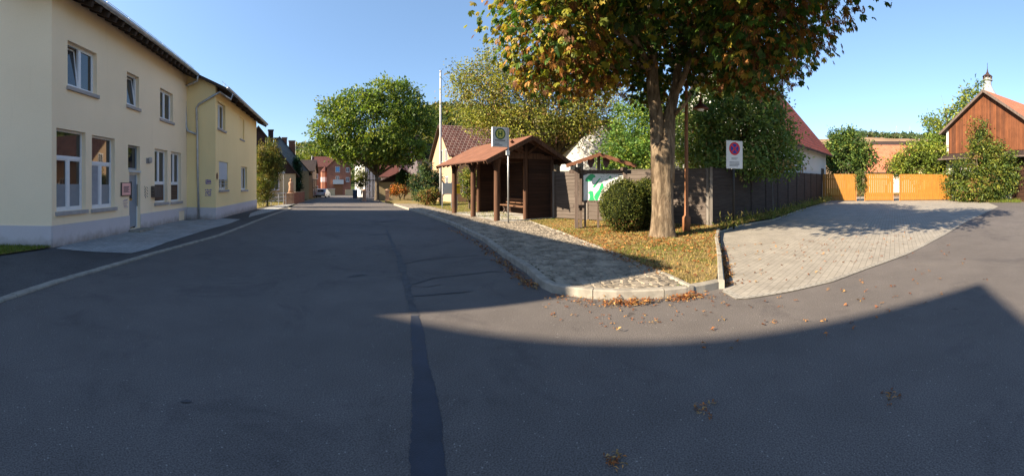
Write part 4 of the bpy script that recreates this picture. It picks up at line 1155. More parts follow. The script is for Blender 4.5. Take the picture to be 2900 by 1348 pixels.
litter('fallen_leaves', scatter_poly(near_lawn, 1200, dtree), .075, 'brown chestnut leaves scattered over the island grass', lambda x, y: G(x, y)+.125)
def near_line(pts, n, sp):
    out = []
    pts = [Vector((p[0], p[1], 0)) for p in pts]
    for _ in range(n):
        i = random.randrange(len(pts)-1); p = pts[i].lerp(pts[i+1], random.random()); out.append((p.x+random.gauss(0, sp), p.y+random.gauss(0, sp)))
    return out
gz = lambda x, y: G(x, y)+.01
litter('fallen_leaves', near_line([PV(1520,764), PV(1560,766), PV(1600,765), PV(1640,762)], 90, .07), .055, 'heap of orange leaves in the gutter at the kerb corner', gz, lift=.05)
litter('fallen_leaves', near_line([PV(1692,757), PV(1715,752), PV(1755,744)], 65, .06), .055, 'second heap of orange leaves at the kerb corner nearer the driveway', gz, lift=.05)
litter('fallen_leaves', near_line([PV(1829,722), PV(1824,690), PV(1818,655), PV(1813,625)], 330, .05), .06, 'brown leaves gathered along the driveway side of the low kerb', gz, lift=.04)
litter('fallen_leaves', near_line([PV(1130,575), PV(1205,615), PV(1255,655), PV(1300,693), PV(1340,725)], 260, .07), .055, 'dull leaves lying in the shaded gutter beside the cobbles', gz)
litter('fallen_leaves', near_line([PV(1400,750), PV(1480,758), PV(1560,764), PV(1700,755), PV(1800,745)], 150, .10), .035, 'thin leaf litter along the sunny kerb corner', gz)
litter('fallen_leaves', scatter_poly([PV(1400,800), PV(1820,740), PV(1880,760), PV(2090,715), PV(2380,600), PV(2500,700), PV(2100,850), PV(1600,900)], 60), .05, 'single dry leaves on the sunlit asphalt', gz)
litter('fallen_leaves', scatter_poly([PV(1830,720), PV(1900,735), PV(2080,700), PV(2300,615), PV(2300,580), PV(1830,615)], 150), .05, 'scattered leaves on the block-paved driveway', lambda x, y: G(x, y)+.016)
litter('fallen_leaves', scatter_poly(cob_poly[6:]+[], 130) if False else near_line([CG[5], CG[6], CG[7], CG[8], CG[9]], 230, .14), .05, 'leaves along the stone edging of the grass', lambda x, y: G(x, y)+.145)
litter('fallen_leaves', scatter_poly([PV(1340,735), PV(1500,760), PV(1800,742), PV(1800,790), PV(1560,830), PV(1380,800)], 80), .032, 'small leaf crumbs blown over the sunlit road by the kerb', gz, lift=.004)
for (U, V, n_, s_, lb) in ((1770,1030,14,.10,'tuft of dried stalks and leaves on the shaded road'),(2240,1000,10,.06,'few brown stalks on the shaded road at right'),(1950,813,6,.04,'curled orange leaf on the sunny asphalt'),(1545,1165,16,.06,'mossy debris near the bottom of the shaded road')):
    p = PV(U, V); litter('fallen_leaves', [(p.x+random.gauss(0,s_*.6), p.y+random.gauss(0,s_*.6)) for _ in range(n_)], .03, lb, gz, lift=.006)

# ---- forest on the hills: stuff
def forest(name, lab, Us, Vtop, d0, d1, n, per, size, cols, zfun):
    bs = []; dr = []
    for _ in range(n):
        U = random.uniform(*Us); f = random.random()**.7
        d = d0+(d1-d0)*f; p = D(U/F)*d; bs.append((p.x, p.y, zfun(U, f)+random.uniform(1, 3)))
    c = np.array(bs); n2 = n*per; C = np.repeat(c, per, 0); dd = rand_dir(n2); dd[:, 2] = np.abs(dd[:, 2])
    r = np.repeat(2.2+2.0*rng.random((n, 1)), per, 0)
    p = C+dd*r*np.array([1, 1, 1.25]); col = np.repeat(pick(cols, n), per, 0)*(1+rng.normal(0, .15, (n2, 1)))
    o = leaf_mesh(name, p, rand_dir(n2), norm(dd+rand_dir(n2)*.6), size*(.6+.8*rng.random(n2)), size*.6*(.7+.6*rng.random(n2)), col, M['leaf'], None)
    return tag(o, lab, 'forest', kind='stuff')
fc = [(.05,.08,.02),(.09,.11,.03),(.14,.13,.03),(.04,.06,.025)]
forest('forest', 'autumn wood covering the hill behind the village street', (740, 1560), None, 190, 300, 1500, 34, 2.2, fc, lambda U, f: Z1(U, (190-170+(300-190)*f)/130.))
forest('forest', 'strip of wood along the crest of the distant brown field', (2085, 2420), None, 440, 480, 260, 26, 2.6, [(.04,.07,.03),(.06,.09,.04),(.10,.11,.05)], lambda U, f: Z2(U, (440-260+40*f)/220.)-1.0)

b0 = (2163, 31.6)
tree('climbing_plant', 'dark vine growing over the left lattice of the wooden gate', *b0, .03, .4, [view_blob(2163,462,31.5,b0,.42,.75,.22), view_blob(2160,440,31.5,b0,.5,.3,.2)], 130, 12, .10, .13, .08, [(.04,.07,.02),(.08,.10,.025)], nl=3, core=.5, cat='plant')
weeds('weeds', 'weeds along the foot of the long dark fence', drive_left, 1500, .35, [(.08,.12,.025),(.14,.15,.04),(.24,.19,.07)], L=.16, Wd=.03, spread=.22)
# ================================================================== STREET FURNITURE
# ---- bus shelter
a_sh = .77+pi
so = P(1250, 16.0); so.z += .12
SH = Fr(so, a_sh)
sh = thing('bus_shelter', 'open brown timber bus shelter with a felt gable roof on log posts', 'shelter', so, a_sh)
Wd, Ln = 2.7, 4.75
def post(x, y, h, r=.125, nm='post', flare=True):
    mb = MB(); prof = [(r*1.03,0),(r,.05),(r*.97,h*.5),(r*.95,h-.55)]+([(r*1.1,h-.35),(r*1.45,h-.15),(r*1.5,h)] if flare else [(r*.95,h)])
    mb.lathe(prof, (x, y, -.03), 14); return mb.build(nm, M['log'], sh, smooth=True)
ez = SH.z(1238, 399, -.75); rz_ = SH.z(1339, 340, Wd/2)
ph = ez-.12
pitch = (rz_-ez)/(Wd/2+.72)
for x in (-.02, -2.35, -4.7): post(x, .0, ez+.72*pitch-.2)
post(-.02, Wd/2, rz_-.25, .1, flare=False); 
for x in (-.02, -Ln): 
    post(x, Wd, ez+.5*pitch, .1, flare=False)
post(-4.7, Wd/2, rz_-.25, .1, flare=False)
hb_ = ez+.72*pitch-.15
MB().beam((-5.25,0,hb_),(.5,0,hb_),.14,.16).build('beam', M['log_x'], sh)
MB().beam((-5.25,Wd,hb_),(.5,Wd,hb_),.14,.16).build('beam', M['log_x'], sh)
MB().beam((-5.3,Wd/2,rz_-.17),(.55,Wd/2,rz_-.17),.12,.16).build('ridge_beam', M['log_x'], sh)
for x in (0, -2.35, -4.7):
    MB().beam((x,.05,hb_-.02),(x,Wd-.05,hb_-.02),.12,.15).build('tie_beam', M['log'], sh)
for x in (-.02, -2.35, -4.7):
    for s in (-1, 1):
        if (x == -.02 and s == 1): continue
        if x < -4.6 and s == -1: continue
        MB().beam((x+s*.08,0,hb_-.6),(x+s*.55,0,hb_-.09),.09,.11).build('brace', M['log_x'], sh)
for s in (-1, 1):
    MB().beam((.02,Wd/2+s*.12,hb_+.1),(.02,Wd/2+s*.75,hb_+.1+.0),.08,.08).build('brace', M['log'], sh)
    MB().beam((.02,Wd/2+s*.08,hb_+.12),(.02,Wd/2+s*.72,hb_+.62),.08,.1).build('brace', M['log'], sh)
x0, x1 = -5.35, .55
yf, yk = -.75, Wd+.75
mb = MB()
ym = Wd/2
mb.slab([(x0,yf,ez),(x1,yf,ez),(x1,ym,rz_),(x0,ym,rz_)], .045, 0, 1)
mb.slab([(x0,ym,rz_),(x1,ym,rz_),(x1,yk,ez),(x0,yk,ez)], .045, 0, 1)
rf = mb.build('roof', [M['felt'], M['log_x']], sh)
for s, (ya, yb_) in enumerate(((yf, ym), (ym, yk))):
    za, zb = (ez, rz_) if s == 0 else (rz_, ez)
    MB().beam((x1+.015,ya,za-.10),(x1+.015,yb_,zb-.10),.03,.17).build('bargeboard', M['log'], sh)
    MB().beam((x0-.015,ya,za-.10),(x0-.015,yb_,zb-.10),.03,.17).build('bargeboard', M['log'], sh)
for i in range(10):
    x = x0+.3+i*(x1-x0-.6)/9
    MB().beam((x,yf+.03,ez-.09),(x,ym,rz_-.09),.07,.10).build('rafter', M['log'], sh)
    MB().beam((x,yk-.03,ez-.09),(x,ym,rz_-.09),.07,.10).build('rafter', M['log'], sh)
def clad(nm, pts0, pts1, z0, z1, hgt=.15, th=.03, zslope=None):
    "overlapping horizontal boards from plan point a to b"
    a, b = Vector((*pts0, 0)), Vector((*pts1, 0)); mb = MB(); z = z0
    while z < z1-.02:
        zt = min(z+hgt, z1)
        d = (b-a).normalized(); n = Vector((-d.y, d.x, 0))
        vs = []
        for q in (a, b):
            vs += [q-n*(.014+th)+Vector((0,0,z)), q+n*.0+Vector((0,0,z)), q+n*.0+Vector((0,0,zt)), q-n*(.004+th)+Vector((0,0,zt))]
        mb.add(vs, [(0,1,2,3),(7,6,5,4),(0,4,5,1),(1,5,6,2),(2,6,7,3),(3,7,4,0)]); z += hgt
    return mb.build(nm, M['boards_brown'], sh)
clad('side_wall', (0, Wd/2+.1), (0, Wd-.1), .0, hb_-.05)
clad('side_wall', (-Ln+.02, Wd/2+.1), (-Ln+.02, Wd-.1), .0, hb_-.05)
clad('side_wall', (-Ln+.02, .45), (-Ln+.02, Wd/2-.1), .0, hb_-.05) if False else None
clad('back_wall', (-Ln+.1, Wd-.02), (-2.4, Wd-.02), .0, hb_-.1)
clad('back_wall', (-2.3, Wd-.02), (-.1, Wd-.02), .0, hb_-.1)
mb = MB()
for s in (0,):
    MB().xprism([(Wd/2+.08,hb_+.12),(Wd-.05,hb_+.12),(Wd/2+.08,rz_-.2)], -.06, -.03).build('gable_board', M['boards_brown'], sh)
    mb.xprism([(.05,hb_+.12),(Wd/2-.08,hb_+.12),(Wd/2-.08,rz_-.2)], -4.78, -4.75)
mb.build('gable_board', M['boards_brown'], sh)
fl = sheet('shelter_floor', [SH.w(-5.1,-.02), SH.w(.35,-.02), SH.w(.35,Wd+.15), SH.w(-5.1,Wd+.15)], .127, M['concrete'], 1.5)
sheet('shelter_floor', [SH.w(.35,-.02), CG[4], CG[3], CG[2]+Vector((.1,.25,0)), SH.w(-5.1,-.02)], .126, M['concrete'], 1.0)
# bench inside
bt = thing('bench', 'slatted wooden bench inside the bus shelter', 'bench', SH.w(-2.3, Wd-.75, .0), a_sh)
for k in range(4): MB().box(-1.35, 1.35, .0+k*.11, .09+k*.11, .43, .465).build('seat_slat', M['bench_wood'], bt)
for k in range(2): MB().box(-1.35, 1.35, .47, .5, .55+k*.13, .65+k*.13).build('back_slat', M['bench_wood'], bt)
for x in (-1.0, 1.0):
    MB().beam((x,.08,0),(x,.35,.42),.05,.06).build('leg', M['board_grey'], bt); MB().beam((x,.38,0),(x,.1,.42),.05,.06).build('leg', M['board_grey'], bt)
    MB().beam((x,.42,.36),(x,.5,.82),.04,.05).build('back_support', M['board_grey'], bt)
# ---- round sign text helper
def text(body, size, mat, parent, loc, name='lettering', align='CENTER', rot=(pi/2,0,0), extrude=.001):
    c = bpy.data.curves.new(name, 'FONT'); c.body = body; c.size = size; c.align_x = align; c.extrude = extrude
    o = bpy.data.objects.new(name, c); COL.objects.link(o)
    bpy.context.view_layer.update()
    me = bpy.data.meshes.new_from_object(o.evaluated_get(bpy.context.evaluated_depsgraph_get()))
    bpy.data.objects.remove(o); me.materials.clear(); me.materials.append(mat)
    o = bpy.data.objects.new(name, me); COL.objects.link(o); o.parent = parent; o.location = loc; o.rotation_euler = rot
    return o
def disc(mb, cx, cz, r, y, m=0, n=32, r0=0.0, rx=1.0):
    if r0 == 0:
        mb.add([(cx+rx*r*cos(2*pi*k/n), y, cz+r*sin(2*pi*k/n)) for k in range(n)], [tuple(range(n))], m)
    else:
        mb.add([(cx+rx*q*cos(2*pi*k/n), y, cz+q*sin(2*pi*k/n)) for q in (r0, r) for k in range(n)], [(k,(k+1)%n,n+(k+1)%n,n+k) for k in range(n)], m)
# ---- bus stop sign
bs = P(1278, 15.15); bs.z += .12
A = 1.255+pi/2-.40
BS = thing('bus_stop_sign', 'tall grey pole with a white bus stop flag bearing a green ringed H', 'sign', bs, A)
ptop = EYE+(HZ-322)/F*15.15-bs.z
MB().tube([(0,0,-.05),(0,0,ptop)], .032, 12).build('pole', M['steel'], BS, smooth=True)
z1_ = EYE+(HZ-321)/F*15.1-bs.z; z0_ = EYE+(HZ-370)/F*15.1-bs.z
W_ = .62
pl = MB().box(-W_-.045, -.04, -.05, .05, z0_, z1_).build('plate', M['sign_white'], BS, bevel=.006)
MB().box(-W_-.049, -W_-.046, -.048, .048, z0_+.004, z1_-.004).build('lit_edge', M['sign_lit'], pl)  # sunlit side of the plate painted as a paler strip
cx = -W_/2-.04; cz = z1_-.25
m_ = MB(); disc(m_, cx, cz, .215, -.053, r0=.17); m_.build('green_ring', M['green'], pl, fix=False)
m_ = MB(); disc(m_, cx, cz, .17, -.0525); m_.build('yellow_disc', M['sign_yellow'], pl, fix=False)
m_ = MB(); m_.box(cx-.085,cx-.04,-.056,-.0535,cz-.105,cz+.105); m_.box(cx+.04,cx+.085,-.056,-.0535,cz-.105,cz+.105); m_.box(cx-.04,cx+.04,-.056,-.0535,cz-.022,cz+.022)
m_.build('letter_h', M['green'], pl)
m_ = MB()
xx = cx-.22
MB().box(xx, xx+.42, -.0555, -.0512, z0_+.225, z0_+.257).build('printed_line', M['ink'], pl)
m_.box(-W_-.03, -.05, -.054, -.0512, z0_+.18, z0_+.185)
for z, w in ((z0_+.11,.2),(z0_+.05,.32)):
    MB().box(cx-.24, cx-.24+w, -.054, -.0512, z, z+.022).build('printed_line', M['ink'], pl)
m_.build('printed_line', M['ink'], pl)
MB().box(-.075, .04, -.05, .05, z0_-.30, z0_-.12).build('clamp', M['map_white'], BS)
# ---- no stopping sign
ns = P(1847, 13.6); ns.z += .08
A2 = 1.846+pi/2-.60
NSg = thing('no_stopping_sign', 'white rectangular sign with a red and blue no-stopping roundel on a dark pole', 'sign', ns, A2)
dns = 13.6
zt_ = EYE+(HZ-354)/F*dns-ns.z; zb_ = EYE+(HZ-424)/F*dns-ns.z
MB().tube([(0,.05,-.05),(0,.05,zt_-.05)], .035, 10).build('pole', M['black'], NSg, smooth=True)
hw = .335
pl = MB().box(-hw, hw, -.006, .006, zb_, zt_).build('plate', M['sign_white'], NSg)
cz = zt_-.27
m_ = MB(); disc(m_, 0, cz, .225, -.0075, r0=.165); m_.build('red_ring', M['red'], pl, fix=False)
m_ = MB(); disc(m_, 0, cz, .168, -.0072); m_.build('blue_disc', M['blue'], pl, fix=False)
m_ = MB()
for s in (-1, 1): m_.beam((-.115, -.0085-.0003*s, -.12*s+cz), (.115, -.0085-.0003*s, .12*s+cz), .0012, .045, up=(0,0,1))
m_.build('red_cross', M['red'], pl)
m_ = MB()
for z, a, b in ((cz-.33,-.13,.13),(cz-.37,-.13,.08)): MB().box(a, b, -.0085, -.0065, z, z+.015).build('printed_line', M['ink'], pl)
for k in range(4):
    z = cz-.47-k*.045; MB().box(-.21, .2-.05*(k==3), -.0085, -.0065, z, z+.018).build('printed_line', M['ink'], pl)
for z in (zt_-.2, zb_+.2): MB().box(-.05,.05,.008,.09,z,z+.04).build('clamp', M['steel'], NSg)
# ---- map board
nb_d = 13.3
no = P(1450, nb_d); no.z += .11
A3 = 1.51+pi/2-.06
NF = Fr(no, A3)
NB = thing('notice_board', 'roofed timber notice board with a green and white village map', 'notice board', no, A3)
xr = NF.x(1572)
zt_ = NF.z(1450, 420)
for x in (0, xr):
    MB().box(x-.065, x+.065, -.07, .07, -.05, zt_).build('post', M['board_grey'], NB, bevel=.008)
    MB().box(x-.05 + (.14 if x == 0 else -.14), x+.05+(.14 if x == 0 else -.14), .22, .36, -.05, zt_-.05).build('post', M['board_grey'], NB)
    MB().beam((x+(.14 if x==0 else -.14),-.25,zt_-.07),(x+(.07 if x==0 else -.07),.5,zt_-.07),.08,.1).build('bracket', M['board_grey'], NB)
MB().box(-.25, xr+.22, .075, .17, zt_-.22, zt_-.09).build('beam', M['board_grey'], NB)
MB().box(-.12, .3, .14, .2, .68, .78).build('rail', M['board_grey'], NB)
xm = NF.x(1506); zr = NF.z(1506, 384, -.3); xl_, xr_ = NF.x(1424, -.3), NF.x(1600, -.3); ze = NF.z(1424, 413, -.3)
MB().box(xm-.05, xm+.05, .08, .17, zt_-.085, zr-.08).build('king_post', M['board_grey'], NB)
mb = MB(); y0, y1 = -.35, .65
mb.slab([(xl_,y0,ze),(xm,y0,zr),(xm,y1,zr),(xl_,y1,ze)], .04, 0, 1); mb.slab([(xm,y0,zr),(xr_,y0,ze),(xr_,y1,ze),(xm,y1,zr)], .04, 0, 1)
mb.build('roof', [M['felt'], M['log_x']], NB)
for (xa, za, xb, zb) in ((xl_, ze, xm, zr), (xm, zr, xr_, ze)):
    mb = MB(); n = 15; Lx = xb-xa
    up_ = [(xa+Lx*i/n, za+(zb-za)*i/n-.002) for i in range(n+1)]
    lo_ = []
    for i in range(4*n+1):
        f = i/(4*n); lo_.append((xa+Lx*f, za+(zb-za)*f-.10-.03*abs(sin(f*pi*6))))
    for i in range(4*n):
        f0, f1 = i/(4*n), (i+1)/(4*n)
        u0 = (xa+Lx*f0, za+(zb-za)*f0); u1 = (xa+Lx*f1, za+(zb-za)*f1)
        mb.vprism([lo_[i], lo_[i+1], u1, u0], y0-.035, y0-.005)
    mb.build('bargeboard', M['lamp_red'] if False else M['felt'], NB)
for s in (-1, 1):
    x = xm+s*.26; z = zt_+.16
    mb = MB(); mb.vprism([(x-.11,z+.17),(x+.10,z+.17),(x+.12,z+.02),(x+.03,z-.17),(x-.05,z-.17),(x-.12,z+.0)], .10, .13)
    mb.build('carved_shield', M['lamp_red'], NB)
xa, xb = NF.x(1467, .12), NF.x(1568, .12); za, zb = NF.z(1500, 504, .12), NF.z(1500, 431, .12)
bd = MB().box(xa, xb, .11, .14, za, zb).build('map_panel', M['map_white'], NB)
mb = MB(); fw_ = .05
for q in ((xa-fw_,xa,za-fw_,zb+fw_),(xb,xb+fw_,za-fw_,zb+fw_),(xa,xb,za-fw_*1.6,za),(xa,xb,zb,zb+fw_)): mb.box(q[0],q[1],.09,.15,q[2],q[3])
mb.build('frame', M['board_grey'], NB)
for x in (xa+.06, xa+.5): MB().box(x-.035,x+.035,.11,.15,-.05,za-.08).build('leg', M['board_grey'], NB)
w, h = xb-xa, zb-za
def mp(pts, m): 
    return [(xa+px_*w, .106-.0006*m, za+py_*h) for px_, py_ in pts]
mb = MB()
# woodland patches of the map, traced by eye
for pts in ([(.05,.66),(.05,.74),(.10,.82),(.17,.90),(.23,.91),(.29,.86),(.30,.80),(.24,.77),(.22,.70),(.17,.65),(.10,.64)],
            [(.22,.46),(.28,.56),(.36,.70),(.40,.76),(.44,.76),(.38,.66),(.32,.54),(.27,.44)],
            [(.13,.0),(.16,.10),(.15,.22),(.11,.27),(.18,.34),(.24,.30),(.25,.18),(.25,.10),(.28,.03),(.28,0)],
            [(.30,.0),(.26,.12),(.30,.24),(.38,.36),(.41,.48),(.45,.60),(.49,.58),(.50,.44),(.45,.36),(.41,.20),(.37,.08),(.35,.0)],
            [(.62,.78),(.66,.84),(.70,.82),(.67,.76)], [(.74,.74),(.77,.78),(.79,.73)], [(.55,.72),(.58,.75),(.60,.71)]):
    mb = MB(); mb.poly(mp(pts, 0)); mb.build('map_print', M['map_green'], bd, fix=False)
mb = MB()
for k in range(26):
    x, z = random.uniform(.38,.82), random.uniform(.7,.93); mb = MB(); mb.poly(mp([(x,z),(x+.02,z),(x+.02,z+.012),(x,z+.012)], 2)); mb.build('printed_mark', M['ink'], bd, fix=False)
for k in range(4): mb = MB(); mb.poly(mp([(.86,.74+k*.06),(.97,.74+k*.06),(.97,.77+k*.06),(.86,.77+k*.06)], 2)); mb.build('printed_line', M['ink'], bd, fix=False)
mb = MB()
mb.poly(mp([(.0,.86),(.10,.90),(.10,1.0),(.0,1.0)], 2)) 
mb.build('printed_line', M['ink'], bd, fix=False)
# ---- lamp
lp = P(1726, 12.4); lp.z += .11
LF = Fr(lp, 1.726+pi/2)
LM = thing('street_lamp', 'rust-brown street lamp with a curved arm and enamel shade behind the chestnut', 'lamp', lp, LF.a)
zt_ = LF.z(1728, 205); zst = LF.z(1726, 548)
MB().lathe([(.13,-.1),(.13,zst),(.125,zst+.03),(.07,zst+.09),(.062,zst+.6),(.05,zt_-.3),(.045,zt_)], (0,0,0), 16).build('pole', M['lamp_brown'], LM, smooth=True)
xs = LF.x(1762)
arc = [(0,0,zt_-.05)]+[(xs*.5-xs*.5*cos(pi*k/8), 0, zt_-.05+.28*sin(pi*k/8)) for k in range(1, 9)]
zsh = LF.z(1762, 274)
MB().tube(arc+[(xs,0,zsh+.28)], .02, 8).build('arm', M['lamp_brown'], LM, smooth=True)
MB().lathe([(.26,0),(.262,.015),(.2,.07),(.11,.14),(.05,.2),(.04,.3)], (xs,0,zsh), 24).build('lamp_shade', M['lamp_red'], LM, smooth=True)
MB().lathe([(.02,-.07),(.08,-.055),(.11,-.02),(.11,-.003)], (xs,0,zsh), 16).build('bulb_glass', M['sign_white'], LM, smooth=True)
# ---- flagpole
fp = P(1108, 30); fp.z += .1
FP = thing('flagpole', 'tall pale flagpole beside the conifer shrub', 'pole', fp)
zt_ = EYE+(HZ-181)/F*30-fp.z
MB().lathe([(.10,-.1),(.095,3),(.07,zt_-.2),(.06,zt_)], n=12).build('mast', M['flag'], FP, smooth=True)
MB().lathe([(.02,zt_),(.09,zt_+.04),(.09,zt_+.1),(.02,zt_+.14)], n=12).build('finial', M['flag'], FP, smooth=True)
MB().tube([(0,0,zt_-.35),(.25,-.1,zt_-.55),(.5,-.2,zt_-.8)], .02, 6).build('bracket', M['flag'], FP)
# ---- white sign board and yellow mailbox behind the shelter posts
o = P(1124, 25.5); o.z += .1
t = thing('sign_board', 'blank white board on two posts left of the bus shelter', 'sign', o, 1.124+pi/2-.4)
MB().box(-.32,.36,-.02,.02,.9,1.62).build('panel', M['sign_white'], t)
for x in (-.30, .34): MB().box(x-.03,x+.03,.021,.06,-.05,1.7).build('post', M['flag'], t)
o = P(1149, 23.5); o.z += .1
t = thing('mailbox', 'yellow mailbox on a thin post seen behind the shelter', 'mailbox', o, 1.149+pi/2-.3)
MB().box(-.16,.16,-.12,.12,.95,1.5).build('box', M['yellow_box'], t, bevel=.02); MB().box(-.03,.03,-.03,.03,-.05,.948).build('post', M['flag'], t); MB().box(-.1,.1,-.128,-.1225,1.32,1.36).build('slot', M['black'], t)
# ---- dark fence, corner and long run
def panel_fence(name, label, A_, B_, h, n, zoff, post_mat='fence', light_first=False, group=None, mat_='fence'):
    A_, B_ = Vector(A_), Vector(B_); d = B_-A_; L = Vector((d.x,d.y,0)).length; a = atan2(d.x, d.y)
    t = thing(name, label, 'fence', A_, a, group)
    for k in range(n):
        xa, xb = L*k/n+.05, L*(k+1)/n-.05
        za = G(*(A_+d*((k+.5)/n)).xy)-A_.z+zoff
        mb = MB(); z = za+.06; nb = 13; bh = (h-.1)/nb
        for i in range(nb):
            zz = z+i*bh; jx = random.uniform(-.003,.003)
            vs = []
            for x in (xa, xb):
                vs += [(x,-.030+jx,zz-.012),(x,-.012+jx,zz-.012),(x,.0+jx,zz+bh),(x,-.012+jx,zz+bh)]
            mb.add(vs, [(0,1,2,3),(7,6,5,4),(0,4,5,1),(1,5,6,2),(2,6,7,3),(3,7,4,0)])
        # thin vertical battens woven over the boards
        for f in (.0, 1.0):
            x = xa+(xb-xa)*f; x = min(max(x, xa+.02), xb-.02); mb.box(x-.018, x+.018, -.045, -.031, za+.04, za+h-.02)
        mb.box(xa, xb, -.04, .02, za+h-.035, za+h)
        mb.build('panel', M[mat_], t)
    for k in range(n+1):
        x = L*k/n; za = G(*(A_+d*(k/n)).xy)-A_.z+zoff
        MB().box(x-.045, x+.045, -.05, .05, za-.2, za+h+.01).build('post', M[post_mat], t)
    return t
fc_ = P(1788, 14.0, .16); fcl = P(1393, 17.0, .15)
FC0 = Vector((fcl.x, fcl.y, G(fcl.x, fcl.y)+.11)); FC1 = Vector((fc_.x, fc_.y, G(fc_.x, fc_.y)+.11))
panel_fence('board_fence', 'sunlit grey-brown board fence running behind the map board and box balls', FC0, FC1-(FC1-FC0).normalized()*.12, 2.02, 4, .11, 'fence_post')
panel_fence('board_fence', 'long shaded dark board fence running from the corner to the wooden gate', FC1+Vector((.0,-.02,0)), P(2066, 31.5), 2.03, 10, .11, 'fence_shaded', mat_='fence_shaded')
MB_ = MB().box(-.045,.045,-.045,.045,-.1,2.06); cpo = thing('fence_post', 'pale post at the corner where the two dark fences meet', 'post', FC1-D(1.788)*.09)
MB_.build('post', M['fence_post'], cpo)
st_ = thing('leaning_pole', 'thin grey pole leaning against the long dark fence', 'pole', P(1945, 19.6)+Vector((0,0,.1)))
q0 = P(1945,19.9); q1 = P(1933,20.2)
MB().tube([(0,0,0),(D(1.60)*.28).to_tuple()[:2]+(1.75,)], .02, 6).build('rod', M['fence_post'], st_)
# ---- wooden gate run
GA, GB = P(2070, 31.5), P(2392, 33.0)
gd = (GB-GA); gL = gd.length; ga = atan2(gd.x, gd.y); GF = Fr(GA, ga)
def gx(U): return GF.x(U)
def boards(name, label, cat, U0, U1, mat='pine', zh=2.15, posts=True):
    xa, xb = gx(U0), gx(U1); o = GF.w(xa, 0); o.z = G(o.x, o.y)
    t = thing(name, label, cat, o, ga); w = xb-xa; n = max(1, round(w/.165)); 
    for k in range(n):
        x = w*k/n; g = G(*GF.w(xa+x, 0).xy)-o.z
        MB().box(x+.006, x+w/n-.006, -.012+.006*(k%2), .012+.006*(k%2), g+.06, g+zh+random.uniform(-.008,.008)).build('board', M[mat], t)
    for z in (.35, 1.7): MB().box(0, w, .02, .07, z, z+.09).build('rail', M['pine_dark'], t)
    if posts:
        for x in (0, w): MB().box(x-.05, x+.05, .072, .17, -.1, zh-.05).build('post', M['pine_dark'], t)
    return t
boards('wooden_fence', 'orange board fence section left of the wooden gate, dappled by tree shadow', 'fence', 2070, 2151)
boards('wooden_gate', 'bright orange double gate of upright boards at the end of the driveway', 'gate', 2176, 2244, zh=2.16)
boards('wooden_fence', 'orange board fence section right of the gate running behind the climbing shrub', 'fence', 2264, 2392)
def lattice(U0, U1, lab):
    xa, xb = gx(U0)+.03, gx(U1)-.03; o = GF.w(xa, 0); o.z = G(o.x, o.y); w = xb-xa; h0, h1 = .08, 2.12
    t = thing('lattice_panel', lab, 'trellis', o, ga)
    MB().box(0,.05,-.03,.03,-.05,h1).build('post', M['pine_dark'], t); MB().box(w-.05,w,-.03,.03,-.05,h1).build('post', M['pine_dark'], t)
    mb = MB(); n = 24
    for s in (1, -1):
        for k in range(n):
            z = h0-w+k*.12
            p, q = (0.05, z), (w-.05, z+w-.1)
            if s < 0: p, q = (w-.05, z), (.05, z+w-.1)
            (xa_, za_), (xb_, zb_) = p, q
            if zb_ > h1 or za_ < h0: continue
            mb.beam((xa_, .006*s, za_), (xb_, .006*s, zb_), .01, .075, up=(0,1,0))
    mb.build('slats', M['pine'], t)
lattice(2151, 2176, 'narrow diagonal lattice panel left of the orange gate, overgrown')
lattice(2244, 2264, 'narrow diagonal lattice panel right of the orange gate')

